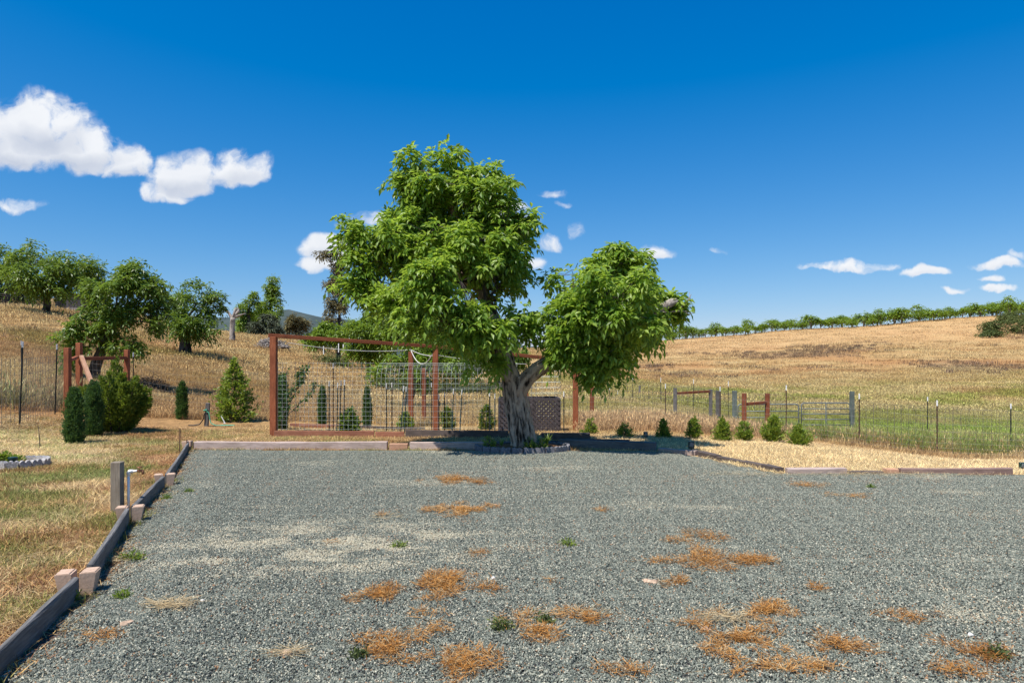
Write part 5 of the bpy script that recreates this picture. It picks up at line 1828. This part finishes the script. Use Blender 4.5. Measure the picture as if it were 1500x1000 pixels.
# bigger stones and flat chips
def rock(name, label, p, size, mat, flat=.5, cat='rock'):
    bm_ = bmesh.new()
    bmesh.ops.create_icosphere(bm_, subdivisions=3, radius=1)
    sd_ = rnd.random() * 100
    for v_ in bm_.verts:
        n_ = vnoise(v_.co.x * 1.7 + sd_, v_.co.y * 1.7 + v_.co.z * 1.3, 3) - .5
        n2_ = vnoise(v_.co.x * 4 + sd_, v_.co.y * 4 + v_.co.z * 3, 8) - .5
        v_.co *= 1 + n_ * .7 + n2_ * .2
        v_.co.x *= size; v_.co.y *= size * .7; v_.co.z *= size * flat
    me_ = bpy.data.meshes.new(name); bm_.to_mesh(me_); bm_.free(); me_.materials.append(mat)
    o = link(name, me_, None, Vector(p)); o.rotation_euler = (0, 0, rnd.uniform(0, 6))
    return tag(o, label, cat)


M['tanrock'] = m_plain('tan_rock', (.42, .30, .21), .9, 0, 30, .3, .2, .6)
M['whiterock'] = m_plain('white_rock', (.62, .60, .56), .8, 0, 30, .15, .3, .4)
for (px, py, sz, fl, mt, lb) in [(186, 919, .045, .35, 'tanrock', 'flat tan stone chip on the gravel at the left front'), (419, 964, .035, .7, 'tanrock', 'tan pebble at the near left of the orange weeds'),
                                 (954, 857, .05, .4, 'tanrock', 'flat tan stone right of centre in the lot'), (723, 852, .02, .8, 'whiterock', 'small white pebble beside the orange weeds'),
                                 (296, 885, .015, .8, 'whiterock', 'tiny white pebble left of centre'), (1034, 927, .035, .4, 'tanrock', 'flat tan chip beside the largest orange weeds'),
                                 (726, 743, .03, .5, 'tanrock', 'brown chip right of the far orange weeds'), (1422, 936, .018, .7, 'whiterock', 'small white pebble at the right front')]:
    b0 = hit(px, py)
    rock('stone', lb, (b0.x, b0.y, .025), sz, M[mt], fl)
for (x, y) in ((0, 0),):
    pass

# left planting bed: scalloped edging pieces, dark pot, plant
bed = thing('bed_edging', 'curved scalloped grey concrete edging of the bed at the left border', 'garden edging', hit(8, 688))
for q in range(11):
    a0 = R(-140 + q * 24)
    x, y = math.cos(a0) * .38, math.sin(a0) * .36 + .3
    th = a0 + math.pi / 2
    mb = MB(); V = []; n = 7
    for i in range(n):
        xx = -.075 + .15 * i / (n - 1)
        hh = .11 + .035 * abs(math.sin(math.pi * i / (n - 1) * 2))
        V += [(xx, -.035, -.03), (xx, .035, -.03), (xx, .045, hh), (xx, -.045, hh)]
    F = []
    for i in range(n - 1):
        p = i * 4
        for e in range(4):
            F.append((p + e, p + (e + 1) % 4, p + 4 + (e + 1) % 4, p + 4 + e))
    F += [(3, 2, 1, 0), tuple(4 * (n - 1) + e for e in range(4))]
    mb.add(V, F)
    o = obj('edging_stone', mb, M['concrete'], bed, (x, y, 0)); o.rotation_euler = (rng.normal(0, .06), rng.normal(0, .05), th)
b0 = hit(19, 684)
mb = MB(); mb.tube([(0, 0, 0), (0, 0, .13), (0, 0, .135), (0, 0, .16), (0, 0, .165)], [.05, .06, .068, .068, .05], 16)
tag(obj('solar_light', mb, M['plasticgreen'], None, b0 + Vector((0, .0, 0)), smooth=False), 'dark green cylinder light in the left border bed', 'garden light')
spray_plant('bedding_plant', 'low green plant inside the left border bed', 'plant', hit(-6, 682) + Vector((0, .1, 0)), [(0, .15), (.08, .26), (.2, .1)], 260, 'leafshrub', L=.06, Wd=.03, up=.5)

# green box lights on stakes
for (px, pb, ptp, w, lb) in [(1013, 663, 646, 9, 'dark green box light on a stake by the curved timber'), (946, 645, 632, 6, 'short dark green stake light between the shrubs'), (1499, 692, 677, 9, 'dark green box light at the right end of the timbers')]:
    b0 = hit(px, pb); s = b0.y / FOC
    t = thing('stake_light', lb, 'garden light', b0)
    hh = (pb - ptp) * s; ww = w * s
    mb = MB(); mb.tube([(0, 0, -.05), (0, 0, hh * .4)], .01, 6); obj('stake', mb, M['plasticblack'], t)
    mb = MB(); mb.box((0, .02, hh * .68), (ww, .05, hh * .62), bev=.008); obj('housing', mb, M['plasticgreen'], t)
    mb = MB(); mb.box((0, -.012, hh * .70), (ww * .62, .012, hh * .36), bev=.003, rot=Matrix.Rotation(R(20), 3, 'Y')); obj('lens', mb, M['galv'], t)

# hose post with hoses
b0 = hit(303, 624); s = b0.y / FOC
tag(board('hose_post', b0 + Vector((-.02, 0, -.1)), b0 + Vector((.03, 0, 34 * s)), .10, .10, M['greypost'], None, .008, R(10), 0), 'dark short wooden post with a green hose tap', 'post')
hs_ = thing('hose', 'black and green garden hose hanging off the short post', 'hose', b0)
mb = MB(); P_, r_ = dense([(-.03, -.07, 20 * s), (-.06, -.09, 10 * s), (-.15, -.1, 3 * s), (-.32, -.12, .03), (-.45, -.1, .03)], [.012] * 5, 24); mb.tube(P_, .014, 8); obj('black_hose', mb, M['plasticblack'], hs_, smooth=True)
mb = MB(); P_, r_ = dense([(.02, -.07, 22 * s), (.09, -.08, 20 * s), (.12, -.1, 12 * s), (.16, -.12, 5 * s), (.3, -.14, .03), (.55, -.14, .03), (.8, -.1, .03), (.6, 0, .03), (.4, -.05, .035)], [.012] * 9, 40); mb.tube(P_, .013, 8); obj('green_hose', mb, M['hosegreen'], hs_, smooth=True)
mb = MB(); mb.tube([(-.05, -.07, 23 * s), (.04, -.07, 24 * s)], .025, 8); obj('tap', mb, M['hosegreen'], hs_)
b0 = hit(322, 620); 
mb = MB(); mb.tube([(0, 0, .02), (.05, 0, .0), (-.06, 0, .2)], [.012, .012, .012], 6)
tag(obj('irrigation_riser', mb, M['pvc'], None, b0 + Vector((.1, 0, 0))), 'thin white irrigation riser in front of the cone shaped tree', 'water pipe')

# ================================================================== timber frame (pergola) with ropes and wire
PY = {'a': 15.9, 'b': 17.4, 'c': 18.6}
fr = thing('timber_frame', 'rust red timber frame with long top beam behind the gravel lot', 'pergola', at(401, PY['a']))


def post_px(name, px, pyt, Yv, w, parent, mat='redwood', rz=0, sink=.1):
    b_ = at(px, Yv)
    top = CAMZ + (HZ - pyt) / FOC * Yv
    return board(name, Vector((b_.x, b_.y, b_.z - sink)), Vector((b_.x, b_.y, top)), w, w, M[mat], parent, .006, R(rz))


post_px('post', 401, 493, PY['a'], .145, fr)
post_px('post', 638, 510, PY['b'], .135, fr)
post_px('post', 843, 534, PY['c'], .14, fr)
post_px('post', 602, 515, 20.6, .14, fr)
post_px('post', 621, 539, 22.6, .13, fr)
post_px('post', 867, 556, 22.6, .13, fr)
post_px('post', 771, 548, 22.0, .13, fr)
tpA, tpB, tpC = pt(398, 493, PY['a']), pt(638, 509, PY['b']), pt(846, 531, PY['c'])
board('beam', tpA + Vector((-.08, 0, .03)), tpB + Vector((0, 0, .03)), .16, .085, M['redwood'], fr)
board('beam', tpB + Vector((.012, 0, .032)), tpC + Vector((.05, 0, .03)), .16, .085, M['redwood'], fr)
# base boards of the raised bed
def base_board(pa, pb_, Yv, h, mat, label, Y2=None):
    A = at(pa, Yv); B = at(pb_, Y2 or Yv)
    o = board('bed_board', A + Vector((0, 0, h / 2 - .02)), B + Vector((0, 0, h / 2 - .02)), .045, h, M[mat], None, .005, 0, .008)
    return tag(o, label, 'board', 'boards edging the planting bed under the frame')


base_board(402, 548, 15.75, .19, 'redboard', 'sunlit red board at the foot of the leftmost frame post')
base_board(550, 592, 15.75, .17, 'redboard', 'short red board left of the shaded bed boards')
base_board(594, 745, 15.75, .21, 'tiedark', 'bed board darkened for tree shade between the middle post and walnut')  # same red board, the shade of the walnut put into its colour
base_board(425, 500, 18.6, .12, 'redboard', 'reddish back board of the bed behind the vine')
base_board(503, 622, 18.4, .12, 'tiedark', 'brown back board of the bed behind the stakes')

# rope
rope = MB()
def sag_line(a_, b_, sag, n=14):
    a_ = np.array(a_); b_ = np.array(b_); t = np.linspace(0, 1, n)
    P = a_ + (b_ - a_) * t[:, None]; P[:, 2] -= sag * 4 * t * (1 - t)
    return P


rp_ = lambda px, py, Y_: tuple(pt(px, py, Y_))
rope.tube(sag_line(rp_(412, 500, PY['a'] + .1), rp_(602, 512, 20.5), .12, 24), .009, 5)
rope.tube(sag_line(rp_(602, 512, 20.5), rp_(636, 521, PY['b'] + .1), .05, 8), .009, 5)
rope.tube(sag_line(rp_(602, 513, 20.5), rp_(634, 518, PY['b'] + .1), .33, 18), .012, 5)
rope.tube(sag_line(rp_(640, 520, PY['b'] + .1), rp_(771, 533, 21.8), .05, 12), .009, 5)
tag(obj('rope', rope, M['rope'], None), 'pale rope slung between the frame posts with one sagging loop', 'rope')

# wire mesh panel that arches over into a tunnel
wm = thing('wire_trellis', 'tall galvanised wire mesh trellis arching back behind the lot', 'wire trellis', at(405, 16.3))
O = np.array(wm.location)
x0 = pt(407, 600, 16.3).x; x1 = pt(548, 600, 16.3).x; x2 = pt(758, 600, 16.3).x
segs = []
zt0 = CAMZ + .0105 * 16.3
# flat panel
def cell_panel(xa, xb, yv, zb, zt, dx, dz):
    out = []
    for x in np.arange(xa, xb + .01, dx):
        out.append(((x, yv, zb), (x, yv, zt)))
    for z in np.arange(zb, zt + .01, dz):
        out.append(((xa, yv, z), (xb, yv, z)))
    return out
segs += cell_panel(x0, x1, 16.3, -.05, zt0, .105, .105)
V, F = wires(np.array(segs) - O, .0013, 2.2)
link('wire_panel', fastmesh('wire_panel', V, F, M['wire']), wm)
# arched panel
segs = []
prof_ = [(16.32, -.08), (16.32, .6), (16.33, 1.15), (16.38, 1.45), (16.52, 1.65), (16.75, 1.75), (17.05, 1.72), (17.3, 1.58), (17.48, 1.36), (17.56, 1.1)]
def prof_at(n):
    P = np.array(prof_); d = np.r_[0, np.cumsum(np.linalg.norm(np.diff(P, axis=0), axis=1))]
    t = np.linspace(0, d[-1], n)
    return np.interp(t, d, P[:, 0]), np.interp(t, d, P[:, 1])
yy_, zz_ = prof_at(25)
for x in np.arange(x1 + .05, x2, .105):
    lean_ = .0
    for q in range(24):
        segs.append(((x, yy_[q], zz_[q]), (x, yy_[q + 1], zz_[q + 1])))
for q in range(25):
    segs.append(((x1 + .05, yy_[q], zz_[q]), (x2, yy_[q], zz_[q])))
V, F = wires(np.array(segs) - O, .0015, 2.1)
link('wire_arch', fastmesh('wire_arch', V, F, M['wire']), wm)

# steel stakes standing inside the frame
STK = [(482, 558, 629, 17.2, 0, 'tpostg', 'leftmost steel stake in the bed, leaning slightly'), (493, 560, 635, 16.6, -.02, 'tpostg', 'dark teal stake left of the rose bush'), (497, 557, 633, 16.8, -.03, 'tpost', 'stake crossing behind the dark teal one'),
       (503, 556, 635, 16.6, -.02, 'tpost', 'stake rising out of the rose bush'), (566, 561, 628, 17.6, 0, 'tpost', 'thin far stake left of the leaning pair'), (574, 560, 630, 17.4, .0, 'tpostb', 'brownish stake left of the leaning pair'),
       (586, 565, 638, 16.5, -.07, 'tpostg', 'left stake of the leaning pair by the middle post'), (592, 566, 638, 16.5, -.04, 'tpostg', 'right stake of the leaning pair by the middle post'),
       (643, 577, 636, 17.6, 0, 'tpostb', 'rusty stake immediately right of the middle post'), (651, 574, 634, 17.6, 0, 'tpost', 'second stake right of the middle post'), (662, 569, 640, 16.4, -.03, 'tpostg', 'white tipped green stake left of its twin before the walnut'),
       (673, 570, 641, 16.4, -.05, 'tpostg', 'right hand white tipped green stake before the walnut'), (717, 573, 634, 17.2, 0, 'tpost', 'stake left of the trunk in front of the small conifer'), (725, 576, 635, 17.0, 0, 'tpostg', 'bluish stake nearest the walnut trunk on its left'),
       (826, 573, 637, 17.2, 0, 'tpost', 'white tipped stake right of the lattice bin'), (488, 532, 600, 17.6, 0, 'tpostb', 'tall thin rod behind the wire near the corner of the arch'), (632, 560, 632, 18.8, 0, 'tpostb', 'thin far stake just left of the middle post')]


def tpost(parent_or_none, base, top_z, mat, lean=0.0, w=.030, tip=.13, white=True):
    """T shaped steel post with studs; returns list of parts made under parent"""
    H = top_z - base.z + .1
    mb_ = MB()
    A = Vector((0, 0, -.1)); B = Vector((-lean * H * 1.0, 0, H - .1))
    ht = tip if white else 0
    dirv = (B - A).normalized()
    C_ = B - dirv * ht
    mb_.bar(A, C_, w, .006)
    mb_.bar(A + Vector((0, .014, 0)), C_ + Vector((0, .014, 0)), .007, .026)
    for q in range(int(H / .11)):
        p = A.lerp(B, (q + .5) / (H / .11))
        if (p - A).length < (C_ - A).length:
            mb_.box((p.x, -.007, p.z), (.012, .008, .014))
    return mb_, C_, B


def white_tip(C_, B, w=.038):
    mb_ = MB(); mb_.bar(C_, B, w, .008); mb_.bar(C_ + Vector((0, .014, 0)), B + Vector((0, .014, 0)), .009, .026)
    return mb_


for (px, ptp, pb, Yv, lean, mt, lb) in STK:
    b0 = at(px, Yv)
    tz = CAMZ + (HZ - ptp) / FOC * Yv
    t = thing('steel_stake', lb, 'stake', b0)
    mb, C_, B = tpost(None, b0, tz, mt, lean)
    obj('shaft', mb, M[mt], t)
    obj('white_tip', white_tip(C_, B), M['white'], t)

# lattice bin
lb_ = thing('lattice_bin', 'dark brown lattice compost bin behind the walnut trunk', 'compost bin', at(777, 17.6))
LX0 = pt(732, 600, 17.6).x - lb_.location.x; LX1 = pt(820, 600, 17.6).x - lb_.location.x
H = CAMZ + (HZ - 584) / FOC * 17.6 - lb_.location.z


def lattice(xa, xb, ya, yb, H):
    mb_ = MB()
    L_ = math.hypot(xb - xa, yb - ya)
    d = np.array([(xb - xa) / L_, (yb - ya) / L_])
    nn_ = Vector((-d[1], d[0], 0)) * .006
    stepz = .125
    P3 = lambda s_, z: Vector((xa + d[0] * s_, ya + d[1] * s_, z))
    for k_ in np.arange(0, L_ + H, stepz):
        for sgn in (1, -1):
            pts_ = []
            # line s - z = c or s + z = c clipped to the rectangle
            if sgn == 1:
                c = k_ - H
                s0, z0 = (c, 0) if c >= 0 else (0, -c)
                s1, z1 = (c + H, H) if c + H <= L_ else (L_, L_ - c)
            else:
                c = k_
                s0, z0 = (c, 0) if c <= L_ else (L_, c - L_)
                s1, z1 = (c - H, H) if c - H >= 0 else (0, c)
            if abs(s1 - s0) > .03:
                mb_.bar(P3(s0, z0) + nn_ * sgn, P3(s1, z1) + nn_ * sgn, .010, .058)
    for (p, q) in ((P3(0, .02), P3(L_, .02)), (P3(0, H), P3(L_, H)), (P3(0, 0), P3(0, H)), (P3(L_, 0), P3(L_, H))):
        mb_.bar(p + nn_ * 3, q + nn_ * 3, .03, .045)
    return mb_


for (xa, xb, ya, yb) in ((LX0, (LX0 + LX1) * .5 + .1, 0, 0), ((LX0 + LX1) * .5 + .11, LX1, 0, .02), (LX1, LX1, .05, 1.1), (LX0, LX0, 0, 1.1), (LX0, LX1, 1.12, 1.12)):
    obj('lattice_panel', lattice(xa, xb, ya, yb, H), M['lattice'], lb_)

# tomato cage like wire ring behind the bin
segs = []
cc = pt(800, 560, 18.2)
zb0 = at(800, 18.2).z
for k_ in range(14):
    a0 = k_ / 14 * 6.283
    segs.append(((cc.x + math.cos(a0) * .42, 18.6 + math.sin(a0) * .42, zb0), (cc.x + math.cos(a0) * .42, 18.6 + math.sin(a0) * .42, 1.62)))
for z in np.arange(zb0 + .1, 1.65, .15):
    for k_ in range(20):
        a0 = k_ / 20 * 6.283; a1 = (k_ + 1) / 20 * 6.283
        segs.append(((cc.x + math.cos(a0) * .42, 18.6 + math.sin(a0) * .42, z), (cc.x + math.cos(a1) * .42, 18.6 + math.sin(a1) * .42, z)))
V, F = wires(np.array(segs), .0032)
tag(link('wire_cage', fastmesh('wire_cage', V, F, M['wire'])), 'round galvanised wire cage behind the lattice bin', 'wire cage')

# ================================================================== fences
def woven(pts, H, dx=.15, zs=None, r=.0028, mat='oldwire', z_off=0.03):
    segs_ = []
    zs = zs if zs is not None else np.r_[0.0, .1, .2, .32, .45, .6, .77, .95, 1.15, 1.35, 1.6][np.r_[0.0, .1, .2, .32, .45, .6, .77, .95, 1.15, 1.35, 1.6] <= H]
    for A, B in zip(pts[:-1], pts[1:]):
        L_ = (B - A).length
        n_ = max(2, int(L_ / dx))
        m_ = max(1, int(L_ / 1.0))
        for q in range(n_):
            p = A.lerp(B, q / n_); zg = float(gz(p.x, p.y)) + z_off
            segs_.append(((p.x, p.y, zg), (p.x, p.y, zg + H)))
        for q in range(m_):
            p0 = A.lerp(B, q / m_); p1 = A.lerp(B, (q + 1) / m_)
            g0 = float(gz(p0.x, p0.y)) + z_off; g1 = float(gz(p1.x, p1.y)) + z_off
            for z in list(zs) + [H]:
                segs_.append(((p0.x, p0.y, g0 + z), (p1.x, p1.y, g1 + z)))
    V_, F_ = wires(np.array(segs_), r, 1.5)
    return V_, F_


def fence(label, posts, H, extra_pts=None, mat='tpost', r=.0028, dx=.15, name='wire_fence', white=True, wire='oldwire'):
    """posts: (px, py_top, Y) -> thing with t_post children and one wire mesh"""
    base0 = at(posts[0][0], posts[0][2])
    t = thing(name, label, 'fence', base0)
    pts_ = []
    for (px, ptp, Yv, *rest) in posts:
        b_ = at(px, Yv)
        pts_.append(b_)
        if ptp is None:
            continue
        tz = CAMZ + (HZ - ptp) / FOC * Yv
        mb_, C_, B_ = tpost(None, b_, tz, mat, rest[0] if rest else 0.0, tip=.14 if Yv < 26 else .22, w=.030 if Yv < 26 else .045)
        p_ = obj('t_post', mb_, M[mat], t, b_ - base0)
        if white:
            obj('white_tip', white_tip(C_, B_, .038 if Yv < 26 else .055), M['white'], p_)
    V_, F_ = woven(pts_, H, dx, r=r)
    link('wire_mesh', fastmesh('wire_mesh', V_ - np.array(base0), F_, M[wire]), t)
    return t, base0


fence('tall dark wire fence running along the left border of the yard', [(-120, 480, 13.2), (28, 500, 15.6, -.04), (80, 504, 18.0, -.03), (97, None, 19.2)], 1.5, r=.0032, dx=.12)
fence('wire fence behind the arborvitae crossing under the slope', [(118, None, 21.5), (195, 516, 21.5), (300, None, 21.8), (400, None, 22.2), (520, None, 22.6), (640, None, 23), (760, None, 23.2)], 1.35, r=.0020, dx=.12)
fence('farther wire fence running up the left slope', [(31, 499, 23), (80, None, 28), (140, None, 33)], 1.3, r=.002, dx=.2)
fence('wire fence with white tipped posts behind the row of shrubs', [(760, None, 23.2), (880, None, 22.0), (975, 562, 20.3), (1055, 566, 20.2), (1152, 564, 18.6), (1259, 576, 17.2), (1373, 586, 16.8), (1500, None, 16.2), (1640, 600, 15.6)], 1.15, mat='tpostb', r=.0024)
fence('farther field fence with white tipped posts beyond the gates', [(893, 565, 36), (927, 551, 35), (968, 553, 34), (1016, 555, 32), (1067, 558, 29.5), (1078, None, 28.5)], 1.2, r=.002, dx=.3)
fence('second wire fence at the right edge going off from the gates', [(1249, None, 28), (1359, 581, 23), (1481, 591, 19), (1620, 600, 16.6)], 1.1, r=.0024, dx=.2)
fence('short field fence right of the tree with thin posts', [(905, 572, 40), (1152, None, 34)], .9, r=.002, dx=.4)
fence('hilltop fence of thin posts in front of the shed', [(-20, 428, 52), (8, 427, 52), (22, 428, 53), (36, 433, 54), (47, 432, 54), (58, 428, 55), (79, 425, 56), (88, 427, 56.5), (104, 428, 57), (118, 430, 57), (135, None, 58)], 1.1, r=.006, dx=.8, mat='tpostb')
b_shrt = at(937, 45)
mb = MB(); mb.tube([(0, 0, -.1), (0, 0, .55)], .07, 8)
tag(obj('short_stump', mb, M['greypost'], None, b_shrt), 'short dark post alone in the green field', 'post')


def brace(label, pl, pr, Yl, Yr, ytl, ytr, rail_y, w, mat, matr, diag=None, base_l=None):
    b_ = at(pl, Yl)
    t = thing('fence_brace', label, 'fence brace', b_)
    post_px('post', pl, ytl, Yl, w, t, mat)
    post_px('post', pr, ytr, Yr, w, t, mat)
    A = pt(pl, rail_y[0], Yl); B = pt(pr, rail_y[1], Yr)
    d = (B - A).normalized() * (w / 2 + .003)
    board('rail', A + d, B - d, w * .75, w * .75, M[matr], t)
    if diag:
        board('diagonal', pt(*diag[0]), pt(*diag[1]), .1, .1, M['freshwood'], t)
    return t


brace('rust red brace posts at the left fence corner with pale diagonal', 116, 186, 19.2, 21.3, 502, 512, (525, 524), .13, 'redwood', 'redwood', ((119, 522, 19.1), (136, 566, 18.2)))
t = thing('fence_brace', 'leftmost rust red fence corner post with short dark rail', 'fence brace', at(99, 17.8))
post_px('post', 99, 509, 17.8, .135, t)
board('rail', pt(103, 527, 17.85), pt(113, 523, 19.1), .08, .08, M['redwood'], t)
brace('grey wooden brace posts with brown rail in the field', 989, 1041, 28, 29, 568, 570, (576, 573), .13, 'greypost', 'redwood')
brace('rust red brace posts with thin rail in front of the gates', 1090, 1124, 21.2, 21.6, 576, 576, (592, 589), .115, 'redwood', 'redwood')
tag(post_px('wooden_post', 1052, 572, 27.5, .17, None, 'greypost'), 'thick grey wooden post right of the grey brace', 'post')
tag(post_px('wooden_post', 1076, 572, 28.5, .16, None, 'greenpost'), 'greenish grey gate post at the left gate', 'post')
tag(post_px('wooden_post', 1248, 573, 28.2, .15, None, 'greenpost'), 'greenish grey gate post at the right gate', 'post')


def tube_gate(label, pl, pr, yt, yb, Yv, stiles):
    A = pt(pl, yt, Yv); B = pt(pr, yt, Yv); zb = CAMZ + (HZ - yb) / FOC * Yv
    base = Vector((A.x, Yv, zb))
    t = thing('farm_gate', label, 'gate', base, 'galvanised tube farm gates')
    w_, h_ = B.x - A.x, A.z - zb
    r0 = .12
    P = [(0, 0, 0)]
    P += [(0, 0, h_ - r0)] + [(r0 - r0 * math.cos(a_), 0, h_ - r0 + r0 * math.sin(a_)) for a_ in np.linspace(.3, 1.57, 5)]
    P += [(w_ - r0 + r0 * math.sin(a_), 0, h_ - r0 + r0 * math.cos(a_)) for a_ in np.linspace(0, 1.57, 6)] + [(w_, 0, 0)]
    mb_ = MB(); mb_.tube(P, .026, 8); obj('frame', mb_, M['galv'], t, smooth=True)
    for f_ in (.02, .2, .4, .6, .79):
        mb_ = MB(); mb_.tube([(0, 0, h_ * f_), (w_, 0, h_ * f_)], .02, 8); obj('bar', mb_, M['galv'], t, smooth=True)
    for f_ in stiles:
        mb_ = MB(); mb_.box((w_ * f_, -.024, h_ * .5), (.045, .008, h_)); obj('stile', mb_, M['galv'], t)
    return t


tube_gate('left galvanised tube farm gate behind the red brace', 1081, 1170, 592, 640, 28.3, (.5,))
tube_gate('right galvanised tube farm gate next to the greenish post', 1174, 1245, 590, 630, 28.2, (.5,))

# white stakes in the orchard behind the beam
for (px, py0, py1, lb) in [(474, 507, 519, 'leftmost white stake under the beam'), (496, 503, 516, 'white stake left of the close pair'), (503, 504, 516, 'white stake of the close pair'), (511, 500, 508, 'short white stake above the rope'), (512, 494, 500, 'tiny white stake above the beam')]:
    b0 = at(px, 55)
    mb = MB(); mb.box((0, 0, (py1 - py0) * .055 / 2), (.07, .07, (py1 - py0) * .055), bev=.01)
    z = CAMZ + (HZ - py1) / FOC * 55
    tag(obj('white_stake', mb, M['white'], None, Vector((b0.x, 55, z))), lb, 'stake')

# brush pile on the crest
bp = at(398, 60)
pile = MB()
tb_ = []
for q in range(260):
    a0 = rng.uniform(0, 6.28); r0 = rng.random() ** .6
    c = np.array([math.cos(a0) * r0 * 1.5, math.sin(a0) * r0 * 1.2, max(0, (1 - r0)) * 1.0 + .1])
    d = unit(rng.normal(size=3) * [1, 1, .35]) * rng.uniform(.3, .8)
    pile.tube([c - d / 2, c + d / 2], rng.uniform(.02, .06), 5, s=None)
o = tag(obj('brush_pile', pile, M['barkg'], None, bp), 'pile of grey brush and split branches on the hill crest', 'brush pile')
print('TRIS', sum(len(p.vertices) - 2 for me in [o.data for o in SC.objects if o.type == 'MESH'] for p in me.polygons) if False else '')
